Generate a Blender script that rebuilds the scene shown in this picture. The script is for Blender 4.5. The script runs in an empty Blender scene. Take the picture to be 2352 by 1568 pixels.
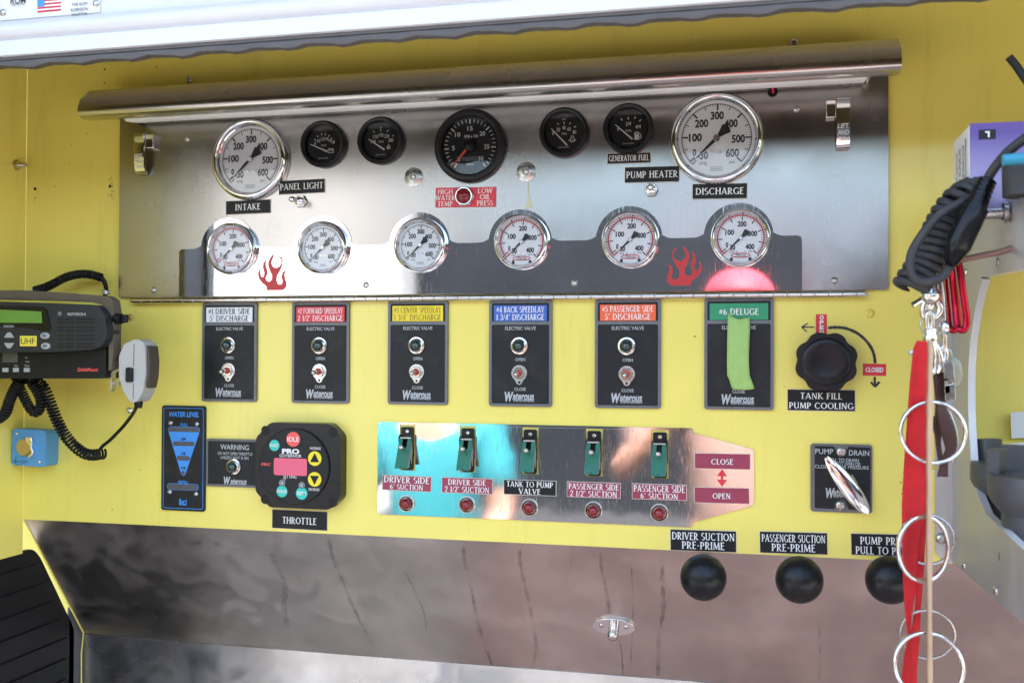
import bpy, bmesh, math, random
from math import sin, cos, pi, radians
from mathutils import Vector, Matrix
from mathutils.geometry import tessellate_polygon
random.seed(7)
sc = bpy.context.scene
col = sc.collection

# ---------------------------------------------------------------- camera, sky, sun, exposure
EYE = 1.55                                   # eye height above the ground, metres
FPX = 2350.0                                 # focal length in measuring units (photo 2352 wide)
YAW, PITCH, ROLL = -0.23532823, 0.01246594, 0.00369515
CAMP = Vector((0.0, -1.4, EYE))
fwd = Vector((sin(YAW)*cos(PITCH), cos(YAW)*cos(PITCH), sin(PITCH)))
rgt = Vector((cos(YAW), -sin(YAW), 0.0))
upv = rgt.cross(fwd)
rgt, upv = cos(ROLL)*rgt + sin(ROLL)*upv, -sin(ROLL)*rgt + cos(ROLL)*upv
cam = bpy.data.objects.new('camera', bpy.data.cameras.new('camera'))
col.objects.link(cam)
cam.matrix_world = Matrix(((rgt.x, upv.x, -fwd.x, CAMP.x), (rgt.y, upv.y, -fwd.y, CAMP.y),
                           (rgt.z, upv.z, -fwd.z, CAMP.z), (0, 0, 0, 1)))
cam.data.sensor_width = 36.0
cam.data.lens = 36.0*FPX/2352.0
cam.data.clip_start = 0.02
cam.data.clip_end = 2000
cam.data.dof.use_dof = True
cam.data.dof.focus_distance = 1.42
cam.data.dof.aperture_fstop = 7.0
sc.camera = cam

SUN_EL, SUN_ROT = 58.0, 18.0
world = bpy.data.worlds.new('World'); sc.world = world; world.use_nodes = True
wn = world.node_tree.nodes; wl = world.node_tree.links
bg = wn['Background']
sky = wn.new('ShaderNodeTexSky'); sky.sky_type = 'NISHITA'; sky.sun_disc = False
sky.sun_elevation = radians(SUN_EL); sky.sun_rotation = radians(SUN_ROT)
sky.air_density = 1.3; sky.dust_density = 3.5; sky.ozone_density = 1.0
wl.new(sky.outputs[0], bg.inputs[0]); bg.inputs[1].default_value = 0.15
sl = bpy.data.lights.new('sun', 'SUN'); sl.energy = 3.8; sl.angle = radians(0.53); sl.color = (1, .95, .88)
so = bpy.data.objects.new('sun', sl); col.objects.link(so)
sd = Vector((sin(radians(SUN_ROT))*cos(radians(SUN_EL)), cos(radians(SUN_ROT))*cos(radians(SUN_EL)), sin(radians(SUN_EL))))
so.rotation_euler = sd.to_track_quat('Z', 'Y').to_euler()
vs = sc.view_settings; vs.view_transform = 'Standard'; vs.look = 'None'; vs.gamma = 1; vs.use_curve_mapping = False
vs.exposure = 2.75
sc.cycles.max_bounces = 10; sc.cycles.glossy_bounces = 6; sc.cycles.transparent_max_bounces = 12
sc.cycles.sample_clamp_indirect = 6.0; sc.cycles.use_denoising = True

# ---------------------------------------------------------------- measuring helpers
def ray(px, py):
    return rgt*((px-1176)/FPX) - upv*((py-784)/FPX) + fwd
def P(px, py, Y=0.0):
    d = ray(px, py); return CAMP + d*((Y-CAMP.y)/d.y)
def PX(px, py, X):
    d = ray(px, py); return CAMP + d*((X-CAMP.x)/d.x)

# ---------------------------------------------------------------- mesh builder
GL = {}
def glyphs(txt, bold=0.0, shear=0.0):
    k = (txt, bold, shear)
    if k not in GL:
        cu = bpy.data.curves.new('t', 'FONT'); cu.body = txt; cu.align_x = 'CENTER'
        cu.offset = bold; cu.shear = shear; cu.resolution_u = 3
        ob = bpy.data.objects.new('t', cu); col.objects.link(ob)
        bpy.context.view_layer.update()
        me = bpy.data.meshes.new_from_object(ob.evaluated_get(bpy.context.evaluated_depsgraph_get()))
        v = [(a.co.x, a.co.y) for a in me.vertices]; f = [list(p.vertices) for p in me.polygons]
        bpy.data.objects.remove(ob); bpy.data.curves.remove(cu); bpy.data.meshes.remove(me)
        GL[k] = (v, f)
    return GL[k]
def capheight():
    v, _ = glyphs('H'); return max(p[1] for p in v) - min(p[1] for p in v)

# a thick-and-thin wedge-serif capital alphabet, drawn as strokes on a grid one unit tall
TK, TN = .17, .095
def A_(cx, cz, rx, rz, a0, a1, k=1.0): return ('a', cx, cz, rx, rz, a0, a1, k)
def L_(x0, z0, x1, z1, w=TK, s=''): return ('l', x0, z0, x1, z1, w, s)
DECO = {
 'A': (.78, [L_(.06,0,.38,1,TN,'b'), L_(.38,1,.70,0,TK,'b'), L_(.16,.3,.6,.3,TN)]),
 'B': (.60, [L_(.12,0,.12,1,TK,'bt'), A_(.2,.74,.27,.23,-90,90), A_(.2,.26,.32,.23,-90,90), L_(.12,.97,.24,.97,TN), L_(.12,.5,.24,.5,TN), L_(.12,.03,.24,.03,TN)]),
 'C': (.80, [A_(.44,.5,.36,.47,40,320)]),
 'D': (.80, [L_(.12,0,.12,1,TK,'bt'), A_(.24,.5,.46,.47,-90,90), L_(.1,.97,.27,.97,TN), L_(.1,.03,.27,.03,TN)]),
 'E': (.56, [L_(.12,0,.12,1,TK,'bt'), L_(.1,.965,.5,.965,TN,'e'), L_(.1,.56,.42,.56,TN,'e'), L_(.1,.035,.52,.035,TN,'e')]),
 'F': (.54, [L_(.12,0,.12,1,TK,'bt'), L_(.1,.965,.5,.965,TN,'e'), L_(.1,.54,.42,.54,TN,'e')]),
 'G': (.82, [A_(.44,.5,.36,.47,40,335), L_(.72,.05,.72,.42,TK,'t')]),
 'H': (.78, [L_(.12,0,.12,1,TK,'bt'), L_(.66,0,.66,1,TK,'bt'), L_(.12,.55,.66,.55,TN)]),
 'I': (.26, [L_(.13,0,.13,1,TK,'bt')]),
 'K': (.72, [L_(.12,0,.12,1,TK,'bt'), L_(.16,.48,.6,1,TN,'t'), L_(.26,.58,.64,0,TK,'b')]),
 'L': (.54, [L_(.12,0,.12,1,TK,'bt'), L_(.1,.035,.5,.035,TN,'e')]),
 'M': (.94, [L_(.1,0,.17,1,TN,'b'), L_(.17,1,.47,.08,TK), L_(.47,.08,.77,1,TN), L_(.77,1,.84,0,TK,'b')]),
 'N': (.80, [L_(.12,0,.12,1,TN,'bt'), L_(.14,1,.66,0,TK), L_(.68,0,.68,1,TN,'t')]),
 'O': (.88, [A_(.44,.5,.37,.46,0,360)]),
 'P': (.60, [L_(.12,0,.12,1,TK,'bt'), A_(.2,.69,.31,.27,-90,90), L_(.12,.965,.24,.965,TN), L_(.12,.42,.24,.42,TN)]),
 'R': (.68, [L_(.12,0,.12,1,TK,'bt'), A_(.2,.70,.30,.26,-90,90), L_(.12,.965,.24,.965,TN), L_(.12,.44,.24,.44,TN), L_(.26,.44,.6,0,TK,'b')]),
 'S': (.56, [A_(.28,.735,.2,.225,45,250), A_(.28,.265,.22,.225,-135,80)]),
 'T': (.66, [L_(.33,0,.33,1,TK,'b'), L_(.03,.965,.63,.965,TN,'e')]),
 'U': (.76, [L_(.12,.33,.12,1,TK,'t'), L_(.64,.33,.64,1,TN,'t'), A_(.38,.33,.26,.3,180,360)]),
 'V': (.76, [L_(.06,1,.38,0,TK,'t'), L_(.38,0,.70,1,TN,'t')]),
 'W': (1.1, [L_(.05,1,.3,0,TK,'t'), L_(.3,0,.55,1,TN), L_(.55,1,.8,0,TK), L_(.8,0,1.05,1,TN,'t')]),
 'Y': (.72, [L_(.05,1,.36,.45,TK,'t'), L_(.36,.45,.67,1,TN,'t'), L_(.36,0,.36,.48,TK,'b')]),
 '1': (.30, [L_(.16,0,.16,1,TK,'b'), L_(.03,.86,.16,.97,TN)]),
 '2': (.56, [A_(.27,.72,.2,.25,-10,170), L_(.46,.66,.08,.05,TK), L_(.06,.04,.52,.04,.09,'e')]),
 '3': (.54, [A_(.24,.73,.2,.23,-80,150), A_(.24,.27,.23,.24,-150,85)]),
 '4': (.62, [L_(.42,0,.42,1,TK,'b'), L_(.42,1,.05,.3,TN), L_(.05,.28,.58,.28,TN)]),
 '5': (.54, [A_(.24,.32,.22,.28,-150,110), L_(.12,.55,.14,.97,TN), L_(.12,.95,.46,.95,.1)]),
 '6': (.58, [A_(.29,.3,.2,.27,0,360), A_(.46,.3,.38,.68,110,178)]),
 '#': (.60, [L_(.14,.15,.24,.85,.09), L_(.36,.15,.46,.85,.09), L_(.04,.38,.54,.38,.09), L_(.08,.64,.58,.64,.09)]),
 '/': (.36, [L_(.03,0,.33,1,.09)]), '"': (.26, [L_(.07,.76,.07,1,.07), L_(.19,.76,.19,1,.07)]),
 '-': (.36, [L_(.05,.48,.31,.42,.12)]), ' ': (.34, []),
}

class MB:
    def __init__(s): s.v = []; s.f = []
    def add(s, vs_, fs):
        n = len(s.v); s.v += [tuple(v) for v in vs_]; s.f += [[i+n for i in f] for f in fs]; return s
    def box(s, x0, x1, y0, y1, z0, z1):
        vs_ = [(x, y, z) for x in (x0, x1) for y in (y0, y1) for z in (z0, z1)]
        return s.add(vs_, [(0,1,3,2),(4,6,7,5),(0,4,5,1),(2,3,7,6),(0,2,6,4),(1,5,7,3)])
    def prism(s, pts, y0, y1, holes=(), ax='y'):
        """outline in (x,z) extruded from y0 to y1, with holes; ax='x' takes an outline in (y,z) and extrudes along x"""
        loops = [list(pts)] + [list(h) for h in holes]
        tri = tessellate_polygon([[Vector((a, b, 0)) for a, b in lp] for lp in loops])
        flat = [p for lp in loops for p in lp]; n = len(flat)
        mk = (lambda a, t, b: (a, t, b)) if ax == 'y' else ((lambda a, t, b: (t, a, b)) if ax == 'x' else (lambda a, t, b: (a, b, t)))
        vs_ = [mk(a, y0, b) for a, b in flat] + [mk(a, y1, b) for a, b in flat]
        fs = [tuple(t) for t in tri] + [tuple(i+n for i in reversed(t)) for t in tri]
        o = 0
        for lp in loops:
            m = len(lp)
            for i in range(m):
                j = (i+1) % m; fs.append((o+i, o+j, o+j+n, o+i+n))
            o += m
        return s.add(vs_, fs)
    def sheet(s, pts, y):
        tri = tessellate_polygon([[Vector((a, b, 0)) for a, b in pts]])
        return s.add([(a, y, b) for a, b in pts], [tuple(t) for t in tri])
    def lathe(s, prof, n=40, c=(0, 0, 0), ax='y', closed=False):
        """profile of (radius, offset along axis) spun about an axis through c"""
        vs_ = []; fs = []
        m = len(prof)
        for r, o in prof:
            for k in range(n):
                a = 2*pi*k/n; u, w = r*cos(a), r*sin(a)
                q = (u, o, w) if ax == 'y' else ((o, u, w) if ax == 'x' else (u, w, o))
                vs_.append((c[0]+q[0], c[1]+q[1], c[2]+q[2]))
        for i in range(m-1 if not closed else m):
            i2 = (i+1) % m
            for k in range(n):
                k2 = (k+1) % n; fs.append((i*n+k, i*n+k2, i2*n+k2, i2*n+k))
        if not closed:
            if prof[0][0] > 1e-7: fs.append(tuple(range(n)))
            if prof[-1][0] > 1e-7: fs.append(tuple(range((m-1)*n, m*n)))
        return s.add(vs_, fs)
    def ball(s, c, r, n=24, sc_=(1, 1, 1)):
        m = n//2; vs_ = []; fs = []
        for i in range(m+1):
            t = pi*i/m
            for k in range(n):
                a = 2*pi*k/n
                vs_.append((c[0]+r*sc_[0]*sin(t)*cos(a), c[1]+r*sc_[1]*sin(t)*sin(a), c[2]+r*sc_[2]*cos(t)))
        for i in range(m):
            for k in range(n):
                k2 = (k+1) % n; fs.append((i*n+k, i*n+k2, (i+1)*n+k2, (i+1)*n+k))
        return s.add(vs_, fs)
    def tube(s, path, r, n=10, closed=False):
        p = [Vector(q) for q in path]; m = len(p)
        rs = r if isinstance(r, (list, tuple)) else [r]*m
        T = []
        for i in range(m):
            a = p[(i-1) % m] if (closed or i > 0) else p[i]
            b = p[(i+1) % m] if (closed or i < m-1) else p[i]
            t = b-a; T.append(t.normalized() if t.length > 1e-9 else Vector((0, 0, 1)))
        nrm = T[0].orthogonal().normalized(); vs_ = []; fs = []
        for i in range(m):
            nrm = nrm - T[i]*nrm.dot(T[i])
            nrm = nrm.normalized() if nrm.length > 1e-9 else T[i].orthogonal().normalized()
            b = T[i].cross(nrm)
            for k in range(n):
                a = 2*pi*k/n; q = p[i] + (nrm*cos(a) + b*sin(a))*rs[i]; vs_.append(q)
        for i in range(m if closed else m-1):
            i2 = (i+1) % m
            for k in range(n):
                k2 = (k+1) % n; fs.append((i*n+k, i*n+k2, i2*n+k2, i2*n+k))
        if not closed: fs += [tuple(range(n)), tuple(range((m-1)*n, m*n))]
        return s.add(vs_, fs)
    def quadline(s, x0, z0, x1, z1, w, y):
        dx, dz = x1-x0, z1-z0; l = math.hypot(dx, dz) or 1; nx, nz = -dz/l*w/2, dx/l*w/2
        return s.add([(x0+nx, y, z0+nz), (x1+nx, y, z1+nz), (x1-nx, y, z1-nz), (x0-nx, y, z0-nz)], [(0, 1, 2, 3)])
    def arc(s, cx, cz, r0, r1, a0, a1, y, n=40):
        vs_ = []; fs = []
        for i in range(n+1):
            a = radians(a0+(a1-a0)*i/n)
            vs_ += [(cx+r0*cos(a), y, cz+r0*sin(a)), (cx+r1*cos(a), y, cz+r1*sin(a))]
            if i: fs.append((2*i-2, 2*i-1, 2*i+1, 2*i))
        return s.add(vs_, fs)
    def disc(s, cx, cz, r, y, n=28, rz=None):
        rz = rz or r
        return s.add([(cx+r*cos(2*pi*k/n), y, cz+rz*sin(2*pi*k/n)) for k in range(n)], [tuple(range(n))])
    def text(s, txt, cx, cz, h, y, w=None, bold=0.0, shear=0.0, rot=0.0):
        v, f = glyphs(txt, bold, shear)
        if not v: return s
        x0 = min(p[0] for p in v); x1 = max(p[0] for p in v); z0 = min(p[1] for p in v); z1 = max(p[1] for p in v)
        k = h/capheight(); kx = (w/(x1-x0)) if w else k
        mz = capheight()/2
        ca, sa = cos(rot), sin(rot); out = []
        for a, b in v:
            u = (a-(x0+x1)/2)*kx; t = (b-mz)*k
            out.append((cx+u*ca-t*sa, y, cz+u*sa+t*ca))
        return s.add(out, f)
    def deco(s, txt, cx, cz, h, y, w):
        gap = .10; tot = sum(DECO[c][0] for c in txt) + gap*(len(txt)-1)
        kx = w/tot; x = cx-w/2; z = cz-h/2; yy = y
        def q(pts):
            nonlocal yy
            s.add([(x+a*kx, yy, z+b*h) for a, b in pts], [tuple(range(len(pts)))]); yy -= 2e-5
        for c in txt:
            wd, strokes = DECO[c]; yy = y
            for st in strokes:
                if st[0] == 'l':
                    _, x0, z0, x1, z1, wt, sf = st
                    if abs(x1-x0) > abs(z1-z0)*1.6:
                        q([(x0, z0-wt/2), (x1, z1-wt/2), (x1, z1+wt/2), (x0, z0+wt/2)])
                        if 'e' in sf: q([(x1-.05, z1-.09), (x1, z1-.09), (x1, z1+.09), (x1-.05, z1+.09)])
                    else:
                        q([(x0-wt/2, z0), (x0+wt/2, z0), (x1+wt/2, z1), (x1-wt/2, z1)])
                        lo, hi = ((x0, z0), (x1, z1)) if z0 < z1 else ((x1, z1), (x0, z0))
                        for key, (a, b), sg in (('b', lo, 1), ('t', hi, -1)):
                            if key in sf: q([(a-wt/2-.07, b), (a+wt/2+.07, b), (a+wt/2+.07, b+sg*.055), (a-wt/2-.07, b+sg*.055)])
                else:
                    _, ax_, az, rx, rz, a0, a1, k = st; n = 14; o = []; i_ = []
                    for j in range(n+1):
                        a = radians(a0+(a1-a0)*j/n); wt = (TN+(TK-TN)*abs(cos(a))**1.5)/2
                        o.append((ax_+(rx+wt)*cos(a), az+(rz+TN/2)*sin(a))); i_.append((ax_+(rx-wt)*cos(a), az+(rz-TN/2)*sin(a)))
                    base = len(s.v)
                    s.v += [(x+a*kx, yy, z+b*h) for p in zip(o, i_) for a, b in p]
                    s.f += [[base+2*j, base+2*j+1, base+2*j+3, base+2*j+2] for j in range(n)]; yy -= 2e-5
            x += (wd+gap)*kx
        return s
    def build(s, name, mat, parent=None, bevel=0.0, seg=2, smooth=35, label=None, flat=False):
        me = bpy.data.meshes.new(name); me.from_pydata(s.v, [], s.f); me.validate()
        if not flat:
            bm = bmesh.new(); bm.from_mesh(me)
            bmesh.ops.recalc_face_normals(bm, faces=bm.faces); bm.to_mesh(me); bm.free()
            me.shade_smooth(); me.set_sharp_from_angle(angle=radians(smooth))
        me.materials.append(mat)
        o = bpy.data.objects.new(name, me); col.objects.link(o)
        if parent: o.parent = parent
        if bevel:
            b = o.modifiers.new('bevel', 'BEVEL'); b.width = bevel; b.segments = seg; b.limit_method = 'ANGLE'; b.angle_limit = radians(40)
            b.harden_normals = False
        if label: o['label'] = label
        return o

def thing(name, label, cat, loc=(0, 0, 0), group=None, rot=None):
    o = bpy.data.objects.new(name, None); o.empty_display_size = .02; col.objects.link(o); o.location = loc
    if rot: o.rotation_euler = rot
    o['label'] = label; o['category'] = cat
    if group: o['group'] = group
    return o
def tag(o, label, cat, group=None):
    o['label'] = label; o['category'] = cat
    if group: o['group'] = group
    return o
def smoothpath(pts, n=8, closed=False):
    p = [Vector(q) for q in pts]; m = len(p); out = []
    rng = range(m if closed else m-1)
    for i in rng:
        g = lambda k: p[k % m] if closed else p[max(0, min(m-1, k))]
        a, b, c, d = g(i-1), g(i), g(i+1), g(i+2)
        for j in range(n):
            t = j/n
            out.append(.5*((2*b) + (c-a)*t + (2*a-5*b+4*c-d)*t*t + (3*b-a-3*c+d)*t**3))
    if not closed: out.append(p[-1])
    return out
def helix(path, rad, turns, n=12, squash=1.0):
    """a coil of given radius wound round a path"""
    p = path; m = len(p); L = [0.0]
    for i in range(1, m): L.append(L[-1]+(p[i]-p[i-1]).length)
    N = int(turns*n); out = []; nrm = None; j = 0
    for k in range(N+1):
        d = L[-1]*k/N
        while j < m-2 and L[j+1] < d: j += 1
        t = (d-L[j])/max(1e-9, L[j+1]-L[j]); c = p[j].lerp(p[j+1], t); T = (p[j+1]-p[j]).normalized()
        if nrm is None: nrm = T.orthogonal().normalized()
        nrm = (nrm-T*nrm.dot(T)).normalized(); b = T.cross(nrm); a = 2*pi*k/n
        rr = rad[0]+(rad[1]-rad[0])*k/N if isinstance(rad, tuple) else rad
        out.append(c + (nrm*cos(a)+b*sin(a)*squash)*rr)
    return out
def rrect(x0, x1, z0, z1, r, n=5):
    out = []
    for cx, cz, a0 in ((x1-r, z1-r, 0), (x0+r, z1-r, 90), (x0+r, z0+r, 180), (x1-r, z0+r, 270)):
        for k in range(n+1):
            a = radians(a0+90*k/n); out.append((cx+r*cos(a), cz+r*sin(a)))
    return out
def circ(cx, cz, r, n=28, rz=None): return [(cx+r*cos(2*pi*k/n), cz+(rz or r)*sin(2*pi*k/n)) for k in range(n)]
def fillet(pts, r, n=5):
    """round the corners of an outline"""
    out = []; m = len(pts); rs = r if isinstance(r, (list, tuple)) else [r]*m
    for i in range(m):
        a, b, c = Vector(pts[i-1]), Vector(pts[i]), Vector(pts[(i+1) % m])
        u, v = (a-b), (c-b); d = min(rs[i], u.length*.45, v.length*.45)
        if d <= 0: out.append(tuple(b)); continue
        s0, s1 = b+u.normalized()*d, b+v.normalized()*d
        for k in range(n+1):
            t = k/n; q = s0*(1-t)**2 + b*2*t*(1-t) + s1*t*t; out.append((q.x, q.y))
    return out

# ---------------------------------------------------------------- materials
def nodes(m): m.use_nodes = True; nt = m.node_tree; return nt, nt.nodes, nt.links, nt.nodes['Principled BSDF']
def mat(name, rgb, rough=.5, metal=0.0, coat=0.0, var=.06, scale=40.0, bump=0.0, rvar=.08, spec=None, trans=0.0, grime=0.0, gcol=(.05, .04, .03)):
    """plain surface with a little uneven colour, gloss and grime"""
    m = bpy.data.materials.new(name); nt, N, Lk, B = nodes(m)
    tc0 = N.new('ShaderNodeTexCoord'); oi = N.new('ShaderNodeObjectInfo'); om = N.new('ShaderNodeMath'); om.operation = 'MULTIPLY'; om.inputs[1].default_value = 9.0
    Lk.new(oi.outputs['Random'], om.inputs[0]); tcv = N.new('ShaderNodeVectorMath'); tcv.operation = 'ADD'; Lk.new(tc0.outputs['Object'], tcv.inputs[0]); Lk.new(om.outputs[0], tcv.inputs[1])
    nz = N.new('ShaderNodeTexNoise'); nz.inputs['Scale'].default_value = scale; nz.inputs['Detail'].default_value = 5
    Lk.new(tcv.outputs[0], nz.inputs['Vector'])
    cr = N.new('ShaderNodeMix'); cr.data_type = 'RGBA'
    cr.inputs[6].default_value = (*[c*(1-var) for c in rgb], 1); cr.inputs[7].default_value = (*[min(1, c*(1+var)) for c in rgb], 1)
    Lk.new(nz.outputs[0], cr.inputs[0]); colr = cr.outputs[2]
    if grime:
        g = N.new('ShaderNodeTexNoise'); g.inputs['Scale'].default_value = scale*.35; g.inputs['Detail'].default_value = 8; g.inputs['Roughness'].default_value = .7
        Lk.new(tcv.outputs[0], g.inputs['Vector'])
        mr = N.new('ShaderNodeMapRange'); mr.inputs[1].default_value = .52; mr.inputs[2].default_value = .8; mr.inputs[4].default_value = grime
        Lk.new(g.outputs[0], mr.inputs[0]); gm = N.new('ShaderNodeMix'); gm.data_type = 'RGBA'
        gm.inputs[7].default_value = (*gcol, 1); Lk.new(mr.outputs[0], gm.inputs[0]); Lk.new(colr, gm.inputs[6]); colr = gm.outputs[2]
    Lk.new(colr, B.inputs['Base Color'])
    rr = N.new('ShaderNodeMapRange'); rr.inputs[3].default_value = max(0, rough-rvar); rr.inputs[4].default_value = min(1, rough+rvar)
    Lk.new(nz.outputs[0], rr.inputs[0]); Lk.new(rr.outputs[0], B.inputs['Roughness'])
    B.inputs['Metallic'].default_value = metal; B.inputs['Coat Weight'].default_value = coat; B.inputs['Coat Roughness'].default_value = .06
    B.inputs['Transmission Weight'].default_value = trans
    if spec is not None: B.inputs['Specular IOR Level'].default_value = spec
    if bump:
        b = N.new('ShaderNodeBump'); b.inputs['Strength'].default_value = bump; b.inputs['Distance'].default_value = .001
        Lk.new(nz.outputs[0], b.inputs['Height']); Lk.new(b.outputs[0], B.inputs['Normal'])
    return m

def yellow_paint():
    m = mat('yellow_paint', (.82, .69, .14), rough=.32, coat=.35, var=.03, scale=3.0, rvar=.05)
    nt, N, Lk, B = nodes(m); B.inputs['Coat Roughness'].default_value = .09
    tc = N.new('ShaderNodeTexCoord')
    vo = N.new('ShaderNodeTexVoronoi'); vo.inputs['Scale'].default_value = 26; Lk.new(tc.outputs['Object'], vo.inputs['Vector'])
    nz = N.new('ShaderNodeTexNoise'); nz.inputs['Scale'].default_value = 7; nz.inputs['Detail'].default_value = 3; Lk.new(tc.outputs['Object'], nz.inputs['Vector'])
    # scattered dark specks, only in some cells
    sp = N.new('ShaderNodeMapRange'); sp.inputs[1].default_value = .05; sp.inputs[2].default_value = .025; sp.inputs[3].default_value = 0; sp.inputs[4].default_value = .75
    Lk.new(vo.outputs['Distance'], sp.inputs[0])
    cell = N.new('ShaderNodeSeparateColor'); Lk.new(vo.outputs['Color'], cell.inputs[0])
    gt = N.new('ShaderNodeMath'); gt.operation = 'GREATER_THAN'; gt.inputs[1].default_value = .86; Lk.new(cell.outputs[0], gt.inputs[0])
    mu = N.new('ShaderNodeMath'); mu.operation = 'MULTIPLY'; Lk.new(sp.outputs[0], mu.inputs[0]); Lk.new(gt.outputs[0], mu.inputs[1])
    # thin smeary dirt, stretched downwards
    mp = N.new('ShaderNodeMapping'); mp.inputs['Scale'].default_value = (14, 14, 2.2); Lk.new(tc.outputs['Object'], mp.inputs[0])
    dz = N.new('ShaderNodeTexNoise'); dz.inputs['Scale'].default_value = 1.4; dz.inputs['Detail'].default_value = 9; dz.inputs['Roughness'].default_value = .72; Lk.new(mp.outputs[0], dz.inputs['Vector'])
    dr = N.new('ShaderNodeMapRange'); dr.inputs[1].default_value = .53; dr.inputs[2].default_value = .85; dr.inputs[4].default_value = .24; Lk.new(dz.outputs[0], dr.inputs[0])
    mx = N.new('ShaderNodeMath'); mx.operation = 'MAXIMUM'; Lk.new(mu.outputs[0], mx.inputs[0]); Lk.new(dr.outputs[0], mx.inputs[1])
    g = N.new('ShaderNodeMix'); g.data_type = 'RGBA'; g.inputs[7].default_value = (.10, .075, .02, 1)
    src = B.inputs['Base Color'].links[0].from_socket
    Lk.new(mx.outputs[0], g.inputs[0]); Lk.new(src, g.inputs[6]); Lk.new(g.outputs[2], B.inputs['Base Color'])
    b = N.new('ShaderNodeBump'); b.inputs['Strength'].default_value = .05; b.inputs['Distance'].default_value = .004
    Lk.new(nz.outputs[0], b.inputs['Height']); Lk.new(b.outputs[0], B.inputs['Coat Normal'])
    return m

def metal(name, rgb=(.62, .6, .57), rough=.3, grain=(2, 2, 260), gbump=.06, rvar=.1, blot=.25, wob=0.0, wscale=3.0, smear=.18, streak=0.0, aniso=0.0, arot=0.0, scratch=0.0):
    """brushed or polished sheet: fine grain along one axis, cloudy gloss, wiped smears, optional runs and scratches"""
    m = bpy.data.materials.new(name); nt, N, Lk, B = nodes(m)
    tc = N.new('ShaderNodeTexCoord')
    mp = N.new('ShaderNodeMapping'); mp.inputs['Scale'].default_value = grain; Lk.new(tc.outputs['Object'], mp.inputs[0])
    g = N.new('ShaderNodeTexNoise'); g.inputs['Scale'].default_value = 5; g.inputs['Detail'].default_value = 4; Lk.new(mp.outputs[0], g.inputs['Vector'])
    c = N.new('ShaderNodeTexNoise'); c.inputs['Scale'].default_value = 6; c.inputs['Detail'].default_value = 4; c.inputs['Roughness'].default_value = .55; Lk.new(tc.outputs['Object'], c.inputs['Vector'])
    rr = N.new('ShaderNodeMapRange'); rr.inputs[1].default_value = .2; rr.inputs[2].default_value = .8
    rr.inputs[3].default_value = max(.02, rough-rvar); rr.inputs[4].default_value = rough+rvar
    Lk.new(c.outputs[0], rr.inputs[0]); Lk.new(rr.outputs[0], B.inputs['Roughness'])
    mx = N.new('ShaderNodeMix'); mx.data_type = 'RGBA'
    mx.inputs[6].default_value = (*[v*(1-blot) for v in rgb], 1); mx.inputs[7].default_value = (*[min(1, v*(1+blot*.5)) for v in rgb], 1)
    ad = N.new('ShaderNodeMath'); ad.operation = 'MULTIPLY_ADD'; ad.inputs[1].default_value = smear; Lk.new(g.outputs[0], ad.inputs[0])
    sb = N.new('ShaderNodeMath'); sb.operation = 'SUBTRACT'; sb.inputs[1].default_value = smear*.5; Lk.new(c.outputs[0], sb.inputs[0]); Lk.new(sb.outputs[0], ad.inputs[2])
    Lk.new(ad.outputs[0], mx.inputs[0]); colr = mx.outputs[2]
    if streak:
        ms = N.new('ShaderNodeMapping'); ms.inputs['Scale'].default_value = (1, .1, .1); Lk.new(tc.outputs['Object'], ms.inputs[0])
        dn = N.new('ShaderNodeTexNoise'); dn.inputs['Scale'].default_value = 5; Lk.new(tc.outputs['Object'], dn.inputs['Vector'])
        av = N.new('ShaderNodeVectorMath'); av.operation = 'MULTIPLY_ADD'; av.inputs[1].default_value = (.05, 0, 0); Lk.new(dn.outputs['Color'], av.inputs[0]); Lk.new(ms.outputs[0], av.inputs[2])
        sn = N.new('ShaderNodeTexVoronoi'); sn.voronoi_dimensions = '1D'; sn.inputs['Scale'].default_value = 8
        sx = N.new('ShaderNodeSeparateXYZ'); Lk.new(av.outputs[0], sx.inputs[0]); Lk.new(sx.outputs[0], sn.inputs['W'])
        sm = N.new('ShaderNodeMapRange'); sm.inputs[1].default_value = .035; sm.inputs[2].default_value = .012; sm.inputs[3].default_value = 0; sm.inputs[4].default_value = streak; Lk.new(sn.outputs['Distance'], sm.inputs[0])
        lo = N.new('ShaderNodeTexNoise'); lo.inputs['Scale'].default_value = 9; Lk.new(tc.outputs['Object'], lo.inputs['Vector'])
        lm = N.new('ShaderNodeMapRange'); lm.inputs[1].default_value = .42; lm.inputs[2].default_value = .6; Lk.new(lo.outputs[0], lm.inputs[0])
        mm = N.new('ShaderNodeMath'); mm.operation = 'MULTIPLY'; Lk.new(sm.outputs[0], mm.inputs[0]); Lk.new(lm.outputs[0], mm.inputs[1])
        sg = N.new('ShaderNodeMix'); sg.data_type = 'RGBA'; sg.inputs[7].default_value = (.12, .105, .09, 1); Lk.new(mm.outputs[0], sg.inputs[0]); Lk.new(colr, sg.inputs[6]); colr = sg.outputs[2]
    Lk.new(colr, B.inputs['Base Color']); B.inputs['Metallic'].default_value = 1
    b = N.new('ShaderNodeBump'); b.inputs['Strength'].default_value = gbump; b.inputs['Distance'].default_value = .0004; Lk.new(g.outputs[0], b.inputs['Height'])
    last = b
    if wob:
        w = N.new('ShaderNodeTexNoise'); w.inputs['Scale'].default_value = wscale; w.inputs['Detail'].default_value = 2; Lk.new(tc.outputs['Object'], w.inputs['Vector'])
        b2 = N.new('ShaderNodeBump'); b2.inputs['Strength'].default_value = wob; b2.inputs['Distance'].default_value = .02; Lk.new(w.outputs[0], b2.inputs['Height']); Lk.new(b2.outputs[0], last.inputs['Normal'])
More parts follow.
